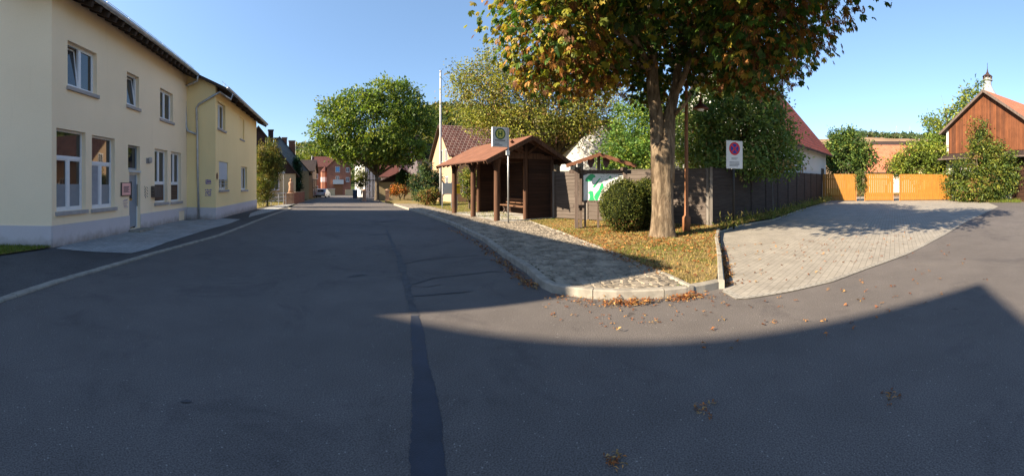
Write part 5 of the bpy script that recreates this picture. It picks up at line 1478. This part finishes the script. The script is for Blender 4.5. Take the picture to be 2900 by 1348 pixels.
# ================================================================== HOUSES
def far_house(name, label, Uo, d, a, w, dep, eave, ridge, kind, wm, rm, over=.35, wins=(), chim=(), cladm=None, zb=-1.2, ridge_x=None, low=None, cat='house', rt=.12, dv=0):
    """front-left corner at (Uo,d), local x along the front, y into the depth.
    kind gable: gable over the front; side: roof slope over the front"""
    O = P(Uo, d); f = Fr(O, a); t = thing(name, label, cat, O, a)
    mb = MB(); mb.box(0, w, 0, dep, zb, eave)
    rx = w/2 if ridge_x is None else ridge_x
    if kind == 'gable':
        if cladm: MB().vprism([(-.02,eave+.001 if low is None else low),(w+.02,eave+.001 if low is None else low),(w+.02,eave),(rx,ridge-.1),(-.02,eave)] if low is not None else [(0,eave),(w,eave),(rx,ridge-.1)], -.06, -.003).build('gable_cladding', M[cladm], t)
        mb.vprism([(0,eave),(w,eave),(rx,ridge-.1)], 0, dep)
        ka, kb = (ridge-eave)/rx, (ridge-eave)/(w-rx)
        r = MB(); r.slab([(-over,-over,eave-over*ka),(rx,-over,ridge),(rx,dep+over,ridge),(-over,dep+over,eave-over*ka)], rt, 0, 1)
        r.slab([(rx,-over,ridge),(w+over,-over,eave-over*kb),(w+over,dep+over,eave-over*kb),(rx,dep+over,ridge)], rt, 0, 1)
    else:
        mb.xprism([(0,eave),(dep,eave),(dep/2,ridge-.1)], 0, w)
        k = (ridge-eave)/(dep/2)
        r = MB(); r.slab([(-over,-over,eave-over*k),(w+over,-over,eave-over*k),(w+over,dep/2,ridge),(-over,dep/2,ridge)], rt, 0, 1)
        r.slab([(-over,dep/2,ridge),(w+over,dep/2,ridge),(w+over,dep+over,eave-over*k),(-over,dep+over,eave-over*k)], rt, 0, 1)
    mb.build('wall', M[wm], t)
    ro = r.build('roof', [M[rm], M['eave_wood']], t)
    for (cx_, cy_, cw, h0, h1, cm) in chim:
        c = MB().box(cx_-cw/2, cx_+cw/2, cy_-cw/2, cy_+cw/2, h0, h1).box(cx_-cw/2-.06, cx_+cw/2+.06, cy_-cw/2-.06, cy_+cw/2+.06, h1+.001, h1+.12).build('chimney', M[cm], ro)
    for q in wins:
        x0, x1, z0, z1 = q[:4]; y = q[4] if len(q) > 4 else 0; fm = q[5] if len(q) > 5 else 'pvc'; cols = q[6] if len(q) > 6 else 2
        side = (y == 'R'); sl = (y == 'L')
        def bx(mb_, a_, b_, c_, d_, p, p2):
            if side: mb_.box(w+p, w+p2, a_, b_, c_, d_)
            elif sl: mb_.box(-p2, -p, a_, b_, c_, d_)
            else: mb_.box(a_, b_, -p2+0, -p, c_, d_)
        m1 = MB(); s = .07
        bx(m1, x0, x0+s, z0, z1, .002, .05); bx(m1, x1-s, x1, z0, z1, .002, .05); bx(m1, x0+s, x1-s, z0, z0+s, .002, .05); bx(m1, x0+s, x1-s, z1-s, z1, .002, .05)
        for c in range(1, cols): xm_ = x0+(x1-x0)*c/cols; bx(m1, xm_-.035, xm_+.035, z0+s, z1-s, .002, .05)
        wi = m1.build('window', M[fm], t)
        m2 = MB(); bx(m2, x0+s, x1-s, z0+s, z1-s, .004, .02); m2.build('pane', M['glass_far'], wi)
        m3 = MB(); bx(m3, x0-.06, x1+.06, z0-.08, z0-.002, .002, .12); m3.build('sill', M['sill'], wi)
    return t, f
def gz_(V, d, U): return EYE+(HZ-V)/F*d-G(*(D(U/F)*d).xy)
# brown gabled house past the yellow one
d = 42; w = 7.9; Uc = 650; a = Uc/F+pi/2
Uo = Uc-1000*atan2(w/2, d); dd_ = sqrt(d*d+w*w/4)
H3, f3 = far_house('gabled_house', 'cream house with a steep dark slate-clad gable past the yellow house', Uo, dd_, a, w, 11, gz_(432,d,Uc), gz_(317,d,Uc), 'gable', 'beige_wall', 'roof_dark', .4, cladm='slate_dark', low=gz_(437,d,Uc),
    wins=[(f, f+1.0, gz_(478,d,Uc), gz_(452,d,Uc)) for f in (5.15,)], chim=[(5.4,5,.6,5.5,8.2,'slate_dark')])
d = 54; Uc = 703; w = 8.0
H4, f4 = far_house('gabled_house', 'pale grey slate gable house with brick chimneys behind the brown gable', Uc-1000*atan2(w/2,d), sqrt(d*d+w*w/4), Uc/F+pi/2, w, 9, gz_(430,d,Uc), gz_(343,d,Uc), 'gable', 'beige_wall', 'roof_dark', .35, cladm='slate_pale',
    chim=[(4.7,2.0,.7,5.2,gz_(344,d,Uc),'brick_red'), (3.5,3.2,.6,5.5,gz_(342,d,Uc),'slate_dark'), (5.8,4.0,.9,4.0,gz_(355,d+3,Uc),'brick_red')], wins=[(6.0,6.9,2.0,3.3),(4.3,5.2,4.4,5.5)])
d = 64; Uc = 744; w = 5.4
H5, f5 = far_house('half_timbered_house', 'narrow cream half-timbered house with a brown roof beside the cypress', Uc-1000*atan2(w/2,d), sqrt(d*d+w*w/4), Uc/F+pi/2+.12, w, 9, gz_(428,d,Uc), gz_(398,d,Uc), 'side', 'peach_wall', 'roof_dark', .4,
    wins=[(1.0,1.9,2.0,2.9,0),(3.6,4.5,2.0,2.9,0),(2.0,2.9,.4,1.4,'R'),(5.5,6.4,.4,1.4,'R')])
mb = MB()
for z in (.1, 1.6, 2.9): mb.box(w+.003, w+.05, 0, 9, z, z+.16)
for y in (0.05, 1.5, 3.6, 4.8, 7.0, 8.8): mb.box(w+.004, w+.055, y, y+.14, .1, 3.05)
mb.build('timber_frame', M['eave_wood'], H5)
aer = MB(); aer.tube([(2.2,4,4.4),(2.2,4,9.6)], .03, 5); aer.tube([(1.5,4,8.2),(2.9,4,8.2)], .025, 5); aer.tube([(1.7,4,8.6),(2.7,4,8.6)], .025, 5)
aer.build('aerial', M['zinc'], H5)
# red brick houses closing the street
d = 103; Uc = 812; w = 6.2
H6, f6 = far_house('brick_house', 'red brick house with white roof verge, left of the gabled brick one', 785, d, .81+pi/2+.05, w, 8, gz_(418,d,Uc), gz_(391,d,Uc), 'side', 'brick_red', 'roof_red_dark', .3,
    wins=[(.6,1.5,1.2,2.4),(.6,1.5,4.2,5.4)])
vb = MB().beam((-.35,-.35,gz_(418,d,Uc)-.1),(-.35,4,gz_(391,d,Uc)+.1),.12,.3).build('verge', M['white_wall'], H6)
tw = MB(); tw.lathe([(1.15,-1),(1.15,6.0)], (3.4,-.6,0), 8, 0); tw.lathe([(1.17,3.4),(1.17,4.6)], (3.4,-.6,0), 8, 1); tw.lathe([(1.3,6.0),(.05,7.4)], (3.4,-.6,0), 8, 2)
tw.build('stair_turret', [M['brick_red'], M['lilac_wall'], M['roof_red_dark']], H6)
d = 98; Uc = 851; w = 5.9
H7, f7 = far_house('brick_house', 'orange brick house with a blue window and white balcony', 822, d, Uc/F+pi/2, w, 9, gz_(420,d,Uc), gz_(391,d,Uc), 'gable', 'brick_red', 'roof_red_dark', .35,
    wins=[(2.1,3.2,gz_(433,d,Uc),gz_(419,d,Uc)),(2.2,3.0,gz_(453,d,Uc),gz_(443,d,Uc)),(4.7,5.5,gz_(433,d,Uc),gz_(422,d,Uc)),(4.7,5.5,gz_(457,d,Uc),gz_(446,d,Uc))])
MB().box(2.25,3.05,-.07,-.052,gz_(431,d,Uc),gz_(421,d,Uc)).build('shutter', M['pale_blue'], H7)
MB().box(1.5,4.1,-1.0,-.002,gz_(463,d,Uc),gz_(452,d,Uc)).build('balcony', M['white_wall'], H7)
MB().box(1.9,3.9,-.06,-.002,-.3,gz_(464,d,Uc)).build('front_door', M['lamp_brown'], H7)
gw = P(792, 92); t = thing('garden_wall', 'low cream wall with a brown garage door in front of the brick houses', 'wall', gw, .84+pi/2)
MB().box(0,2.8,0,.3,-.6,1.5).build('wall', M['beige_wall'], t); MB().box(2.8,4.6,.05,.3,-.6,1.5).build('wall', M['beige_wall'], t); MB().box(.4,2.6,-.05,-.002,-.5,1.2).build('garage_door', M['pine_dark'], t); MB().box(7.0,9.2,0,.3,-.6,1.4).build('wall', M['beige_wall'], t)
MB().box(-.1,4.7,-.1,.4,1.502,1.62).build('coping', M['sill'], t)
# right side of the far street
d = 72; 
H8, f8 = far_house('white_house', 'white half-timbered house glimpsed under the walnut tree', 917, d, .92+pi/2-.25, 2.9, 8, 6.6, 8.5, 'gable', 'white_wall', 'roof_dark', .3, wins=[(.4,1.1,1.0,2.4),(1.8,2.5,1.0,2.4),(.4,1.1,3.8,5.2),(1.8,2.5,3.8,5.2)])
mb = MB()
for x in (0,.9,1.5,2.0,2.75): mb.box(x, x+.13, -.05, -.003, 0, 6.5)
mb.box(0,2.9,-.055,-.004,3.0,3.15); mb.build('timber_frame', M['eave_wood'], H8)
far_house('rendered_house', 'small grey house behind the walnut trunk and garage', 958, 64, 1.0+pi/2, 4.2, 6, 3.6, 5.4, 'side', 'lilac_wall', 'roof_red_dark', .3, wins=[(.8,1.6,2.0,3.0),(2.6,3.4,2.0,3.0)])
d = 54
H9, f9 = far_house('garage', 'low cream garage with a red-brown gable roof behind the right bollard', 950, d, .985+pi/2+.1, 5.6, 6, gz_(458,d,980), gz_(427,d,980), 'gable', 'beige_wall', 'roof_red', .3, cladm='slate_dark', ridge_x=3.6, cat='garage')
far_house('lilac_house', 'grey-lilac rendered house with a steep gable behind the conifer shrub', 1003, 60, 1.03+pi/2+.12, 5.6, 8, 5.4, gz_(338,60,1040), 'gable', 'lilac_wall', 'roof_dark', .3, wins=[(.9,1.8,1.4,2.8),(3.2,4.1,3.4,4.6)])
far_house('lilac_house', 'tall shaded grey house with a hipped brown roof left of the cream gable', 1050, 50, 1.08+pi/2, 3.2, 8, 5.4, 7.6, 'side', 'lilac_wall', 'roof_dark', .3, wins=[(.9,1.7,3.0,4.2)])
d = 36; a = 1.136+pi/2-.3
H11, f11 = far_house('cream_house', 'peach rendered house with a brown tiled roof dotted with pale snow hooks', 1136, d, a, 9.5, 7, gz_(384,d,1136), gz_(314,d+3,1115), 'side', 'peach_wall', 'roof_snow', .35,
    wins=[(1.2,2.0,3.9,5.1,'L'),(2.9,3.7,3.9,5.1,'L'),(1.0,1.9,1.2,2.5,'L'),(3.6,4.5,1.2,2.5,'L'),(1.0,1.9,1.0,2.4,0),(3.4,4.3,1.0,2.4,0)])
d = 31
H12, f12 = far_house('white_house', 'white gabled house rising between the bus shelter and the map board', 1404, d, 1.49+pi/2+.2, 5.6, 9, gz_(392,d,1410), gz_(288,d+.3,1490), 'gable', 'white_wall', 'roof_red_dark', .35, wins=[(.9,2.1,2.3,3.4),(3.3,4.3,2.3,3.4)], chim=[(-.2,2,.5,3.0,gz_(365,d,1396),'brick_red')])
far_house('brick_house', 'small brown-roofed house between the cream house and the white gable', 1322, 34, 1.36+pi/2, 3.0, 6, gz_(372,34,1350), gz_(338,35,1350), 'side', 'peach_wall', 'roof_red_dark', .3, wins=[(1.0,1.8,1.2,2.3)])
# white house with red roof at right
a = 2.3; d = 34; Rc = D(2.077)*d; O_ = Rc-D(a)*12.0
Uo = atan2(O_.x, O_.y)*F; do = O_.length
H14, f14 = far_house('white_house', 'white house with a bright red tiled roof behind the apple tree', Uo, do, a, 12.0, 8.0, 4.5, EYE+(HZ-262)/F*38, 'side', 'white_wall', 'roof_red', .5, wins=[(10.2,11.1,1.75,2.75,0,'board_grey'),(4,5,1.9,3,0),(2.0,3.0,1.7,2.9,'L'),(5.2,6.2,1.7,2.9,'L')])
d = 56
far_house('orange_roofed_house', 'low white house with an orange tiled roof beyond the wooden gate', 2186, d, 2.23+pi/2, 6.6, 9, gz_(428,d,2230), gz_(363,d+4,2230), 'side', 'white_wall', 'roof_orange', .35, cat='house')
d = 95
far_house('brown_barn', 'long dull brown roof far behind the orange-roofed house', 2190, d, 2.25+pi/2, 13, 8, gz_(372,d,2250)-1, gz_(350,d,2250), 'side', 'beige_wall', 'roof_dark', .3, cat='barn')
# barn
ab = 4.64; ap = D(2.48)*33.0; w = 8.54
O_ = ap-D(ab)*(w/2); Uo = (atan2(O_.x, O_.y)%(2*pi))*F; do = sqrt(O_.x**2+O_.y**2)
bz = G(O_.x, O_.y); ridge = EYE+(HZ-228)/F*33-bz; eave = EYE+(HZ-326)/F*35.4-bz
BN = thing('wooden_barn', 'barn with reddish upright boards, white lower wall and orange tiled roof', 'barn', (O_.x, O_.y, bz), ab)
BF = Fr(Vector((O_.x, O_.y, bz)), ab)
zc = BF.z(2390, 388)
mb = MB(); mb.box(0, w, 0, 14, -.5, eave); mb.vprism([(0,eave),(w,eave),(w/2,ridge-.15)], .0, 14); mb.build('wall', M['white_wall'], BN)
MB().vprism([(.30,zc+.05),(w-.1,zc+.05),(w-.1,eave-.05),(w/2,ridge-.22),(.30,eave+.1)], -.07, -.003).build('board_cladding', M['barn_wood'], BN)
k = (ridge-eave)/(w/2); ov = .45
mb = MB(); mb.slab([(-ov,-ov,eave-ov*k),(w/2,-ov,ridge),(w/2,14.5,ridge),(-ov,14.5,eave-ov*k)], .14, 0, 1); mb.slab([(w/2,-ov,ridge),(w+ov,-ov,eave-ov*k),(w+ov,14.5,eave-ov*k),(w/2,14.5,ridge)], .14, 0, 1)
mb.build('roof', [M['roof_orange'], M['board_grey']], BN)
for (xa_, za_, xb_, zb_) in ((-ov,eave-ov*k,w/2,ridge),(w/2,ridge,w+ov,eave-ov*k)):
    MB().beam((xa_,-ov-.02,za_-.08),(xb_,-ov-.02,zb_-.08),.04,.2).build('bargeboard', M['board_grey'], BN)
mb = MB(); mb.slab([(-.1,-1.1,zc-.45),(w+.2,-1.1,zc-.45),(w+.2,-.003,zc+.04),(-.1,-.003,zc+.04)], .1, 0, 1); mb.build('canopy', [M['roof_dark'], M['board_grey']], BN)
for x in (.9, 4.3, w-.2): MB().beam((x,-.02,zc-.9),(x,-.95,zc-.45),.1,.1).build('bracket', M['board_grey'], BN)
MB().box(BF.x(2545),BF.x(2640),-.06,-.003,-.2,3.4).build('barn_door', M['boards_brown'], BN)
# turret behind
tp = P(2483, 46); t = thing('roof_turret', 'slim church lantern turret with a spike rising behind the barn ridge', 'turret', tp)
def tz(V): return EYE+(HZ-V)/F*46-tp.z
MB().box(-.9,.9,-.9,.9,-.5,tz(246)).build('tower', M['white_wall'], t)
MB().lathe([(1.35,tz(247)),(.62,tz(222)),(.5,tz(216)),(.46,tz(205)),(.62,tz(203)),(.62,tz(201)),(.38,tz(200)),(.36,tz(193))], n=8).build('lantern', M['slate_pale'], t)
MB().lathe([(.60,tz(193)),(.55,tz(191)),(.22,tz(186)),(.09,tz(180)),(.03,tz(172)),(.02,tz(158))], n=10).build('spire', M['slate_dark'], t)
for k_ in range(8): c_ = (.50*cos(2*pi*k_/8), .50*sin(2*pi*k_/8)); MB().box(c_[0]-.04, c_[0]+.04, c_[1]-.04, c_[1]+.04, tz(203), tz(192)).build('lantern_post', M['board_grey'], t)

# power pylons on the horizon
for U in (2213+0*1, 2255, 2288):
    if U == 2213: continue
    o = P(U, 470, Z2(U, .95)); t = thing('pylon', 'thin lattice pylon on the distant field crest' , 'pylon', o)
    t['label'] = 'left of the two distant pylons above the field crest' if U == 2255 else 'right of the two distant pylons above the field crest'
    t['group'] = 'pylons on the horizon'
    mb = MB()
    for s in ((-1,-1),(1,-1),(1,1),(-1,1)): mb.beam((s[0]*1.2,s[1]*1.2,0),(s[0]*.2,s[1]*.2,15),.22,.22)
    for z, q in ((11,3.2),(13.5,2.4)): mb.beam((-q,0,z),(q,0,z),.25,.25)
    mb.build('tower', M['zinc'], t)
# ---- bollards, railing, statue, wall at the far left and right
for i, (U, dd__, lab) in enumerate(((916, 47, 'left of the two short sandstone pillars before the walnut tree'), (974, 45, 'right of the two short sandstone pillars before the walnut tree'))):
    o = P(U, dd__); o.z += .0; t = thing('stone_bollard', lab, 'bollard', o, U/F+pi/2, 'sandstone pillars beside the far street')
    mb = MB(); mb.box(-.27,.27,-.27,.27,-.1,.18); mb.box(-.22,.22,-.22,.22,.181,1.15); mb.box(-.26,.26,-.26,.26,1.151,1.28); mb.lathe([(.25,1.281),(.2,1.34),(.05,1.4)], n=12)
    mb.build('shaft', M['sandstone'], t)
rl = P(640, 30.5); rl2 = P(719, 34); rd = rl2-rl; rl.z = G(rl.x, rl.y)
t = thing('metal_railing', 'grey tube railing beside the willow-like shrub', 'railing', rl, atan2(rd.x, rd.y)); L = rd.length
for z in (.35,.65,.98): MB().tube([(0,0,z),(L,0,z)], .03, 8).build('rail', M['steel'], t)
for k_ in range(5): MB().tube([(L*k_/4,0,-.1),(L*k_/4,0,.98)], .03, 8).build('post', M['steel'], t)
o = P(713, 34); t = thing('street_sign', 'thin pole carrying a small white street name plate beside the railing', 'sign', o, .713+pi/2)
MB().tube([(0,0,-.1),(0,0,3.0)], .03, 8).build('pole', M['steel'], t); MB().box(-.45,.12,-.035,-.031,2.7,2.86).build('plate', M['sign_white'], t)
o = P(724, 35.5); t = thing('stone_gatepost', 'squat sandstone pier at the corner of the brick garden wall', 'pillar', o, .724+pi/2)
MB().box(-.4,.4,-.3,.3,-.2,.92).build('shaft', M['sandstone'], t, bevel=.03); MB().box(-.46,.46,-.36,.36,.921,1.02).build('cap', M['sandstone'], t)
o = P(732, 36.5); t = thing('stone_statue', 'reddish sandstone figure on a plinth in front of the cream wall', 'statue', o)
MB().lathe([(.28,0),(.28,1.0),(.33,1.02),(.33,1.08)], n=8).build('plinth', M['sandstone'], t)
MB().lathe([(.26,1.081),(.24,1.3),(.2,1.6),(.24,1.9),(.22,2.0),(.09,2.08),(.08,2.12),(.12,2.2),(.11,2.32),(.03,2.38)], n=14).build('figure', M['sandstone'], t, smooth=True)
o = P(737, 38); o2 = P(766, 44); rd = o2-o; t = thing('brick_wall', 'low red brick garden wall beyond the sandstone pier', 'wall', o, atan2(rd.x, rd.y))
MB().box(0,rd.length,0,.25,-.3,1.0).build('masonry', M['brick_red'], t); MB().box(0,rd.length,-.04,.29,1.001,1.06).build('coping', M['sandstone'], t)
# dark blue panel at the far roadside; the bin shape is made up
o = P(893, 60); t = thing('roadside_panel', 'dark blue panel drawn as a bin at the far right kerb under the walnut tree', 'bin', o, .893+pi/2)
MB().box(-.35,.35,-.3,.3,.05,1.25).build('body', M['bluepanel'], t, bevel=.03); MB().xprism([(-.34,1.251),(.34,1.251),(.3,1.36),(-.28,1.3)], -.38, .38).build('lid', M['bluepanel'], t)
MB().tube([(-.37,.22,.1),(-.33,.22,.1)], .1, 10).build('wheel', M['rubber'], t); MB().tube([(.33,.22,.1),(.37,.22,.1)], .1, 10).build('wheel', M['rubber'], t)
# ---- parked cars
def car(U, d, a, label, paint, group):
    o = P(U, d); o.z += .0
    t = thing('parked_car', label, 'car', o, a, group)     # x = across, y = away (length)
    mb = MB(); W = 1.72; L = 4.0
    prof = [(0,.30),(0,.62),(.12,.86),(.5,.92),(1.0,1.40),(2.2,1.44),(3.05,.95),(3.85,.78),(L,.55),(L,.30)]
    k = len(prof); vs = []
    for x, f in ((-W/2,.0),(-W/2+.0,.0),(W/2,0)): pass
    def sec(x, tuck):
        return [(x*(1-(tuck if z > .95 else 0)), y, z) for y, z in prof]
    A_, B_ = sec(-W/2, .16), sec(W/2, .16)
    mb.add(A_+B_, [tuple(range(k)), tuple(range(2*k-1, k-1, -1))]+[((i+1)%k, i, k+i, k+(i+1)%k) for i in range(k)])
    body = mb.build('body', M[paint], t, bevel=.05)
    g = MB(); g.add([(-.62,.50,.96),(.62,.50,.96),(.56,.93,1.34),(-.56,.93,1.34)], [(0,1,2,3)]); g.v = [(x, y-.02, z+.02) for x, y, z in g.v]; g.build('rear_window', M['glass'], t)
    g = MB(); g.add([(-.58,2.30,1.38),(.58,2.30,1.38),(.64,2.98,1.0),(-.64,2.98,1.0)], [(0,1,2,3)]); g.v = [(x, y+.02, z+.02) for x, y, z in g.v]; g.build('windscreen', M['glass'], t)
    for s in (-1, 1):
        g = MB(); g.add([(s*.79,.75,.98),(s*.79,2.85,.98),(s*.735,2.2,1.36),(s*.735,1.1,1.36)], [(0,1,2,3)]); g.v = [(x+s*.012, y, z) for x, y, z in g.v]; g.build('side_window', M['glass'], t)
        MB().box(s*.78-.1,s*.78+.1,-.02,.06,.66,.82).build('tail_light', M['red'], t)
        for y in (.75, 3.2):
            w_ = MB().tube([(s*.70,y,.31),(s*.88,y,.31)], .31, 18).build('wheel', M['rubber'], t); MB().tube([(s*.881,y,.31),(s*.89,y,.31)], .19, 12).build('rim', M['silver'], w_)
    MB().box(-.26,.26,-.02,-.001,.5,.62).build('number_plate', M['sign_white'], t)
    MB().box(-W/2+.05,W/2-.05,-.06,.1,.28,.45).build('bumper', M['black'], t)
    return t
car(805, 66, .805+pi/2+.25, 'small silver car parked at the left kerb far down the street', 'silver', 'cars parked far down the street')
car(789, 72, .789+pi/2+.1, 'dark car parked in the shade beyond the silver one', 'black', 'cars parked far down the street')

# ================================================================== CAMERA, SUN AND SKY
cam = bpy.data.cameras.new('camera'); co_ = bpy.data.objects.new('camera', cam); COL.objects.link(co_)
co_.location = (0, 0, EYE); co_.rotation_euler = (pi/2, 0, -2575/2/F)
cam.type = 'PANO'; cam.panorama_type = 'CENTRAL_CYLINDRICAL'
cam.central_cylindrical_range_u_min = -2575/2/F; cam.central_cylindrical_range_u_max = 2575/2/F
cam.central_cylindrical_range_v_min = -(1197-HZ)/F; cam.central_cylindrical_range_v_max = HZ/F
cam.central_cylindrical_radius = 1.0
cam.clip_start = .05; cam.clip_end = 6000
SC.camera = co_
sa = SUN_ANTI+pi        # bearing of the sun
sd = Vector((sin(sa)*cos(radians(SUN_EL)), cos(sa)*cos(radians(SUN_EL)), sin(radians(SUN_EL))))
sl = bpy.data.lights.new('sun', 'SUN'); sl.energy = 16.5; sl.angle = radians(.55); sl.color = (1.0, .84, .62)
so_ = bpy.data.objects.new('sun', sl); COL.objects.link(so_); so_.rotation_euler = sd.to_track_quat('Z', 'Y').to_euler(); so_.location = sd*50
w = bpy.data.worlds.new('World'); SC.world = w; w.use_nodes = True
nt = w.node_tree; bg = nt.nodes['Background']
sky = nt.nodes.new('ShaderNodeTexSky'); sky.sky_type = 'NISHITA'; sky.sun_disc = False
sky.sun_elevation = radians(SUN_EL); sky.sun_rotation = sa % (2*pi)
sky.air_density = 1.0; sky.dust_density = .45; sky.ozone_density = 1.6; sky.altitude = 200
gain = nt.nodes.new('ShaderNodeMix'); gain.data_type = 'RGBA'; gain.blend_type = 'MULTIPLY'; gain.inputs[0].default_value = 1.0
gain.inputs[7].default_value = (1.60, 1.68, 1.72, 1.0)
tcw = nt.nodes.new('ShaderNodeTexCoord'); sxyz = nt.nodes.new('ShaderNodeSeparateXYZ'); nt.links.new(tcw.outputs['Generated'], sxyz.inputs[0])
hr = nt.nodes.new('ShaderNodeValToRGB'); nt.links.new(sxyz.outputs['Z'], hr.inputs[0])
hr.color_ramp.elements[0].position = 0.0; hr.color_ramp.elements[0].color = (.62, .67, .78, 1); hr.color_ramp.elements[1].position = .42; hr.color_ramp.elements[1].color = (1, 1, 1, 1)
he = hr.color_ramp.elements.new(.62); he.color = (1.12, 1.15, 1.2, 1)
g2 = nt.nodes.new('ShaderNodeMix'); g2.data_type = 'RGBA'; g2.blend_type = 'MULTIPLY'; g2.inputs[0].default_value = 1.0
nt.links.new(sky.outputs[0], gain.inputs[6]); nt.links.new(gain.outputs[2], g2.inputs[6]); nt.links.new(hr.outputs[0], g2.inputs[7]); nt.links.new(g2.outputs[2], bg.inputs[0]); bg.inputs[1].default_value = .15
SC.view_settings.view_transform = 'Standard'; SC.view_settings.look = 'None'; SC.view_settings.exposure = 0
SC.render.engine = 'CYCLES'
SC.cycles.max_bounces = 6; SC.cycles.diffuse_bounces = 3; SC.cycles.transparent_max_bounces = 4
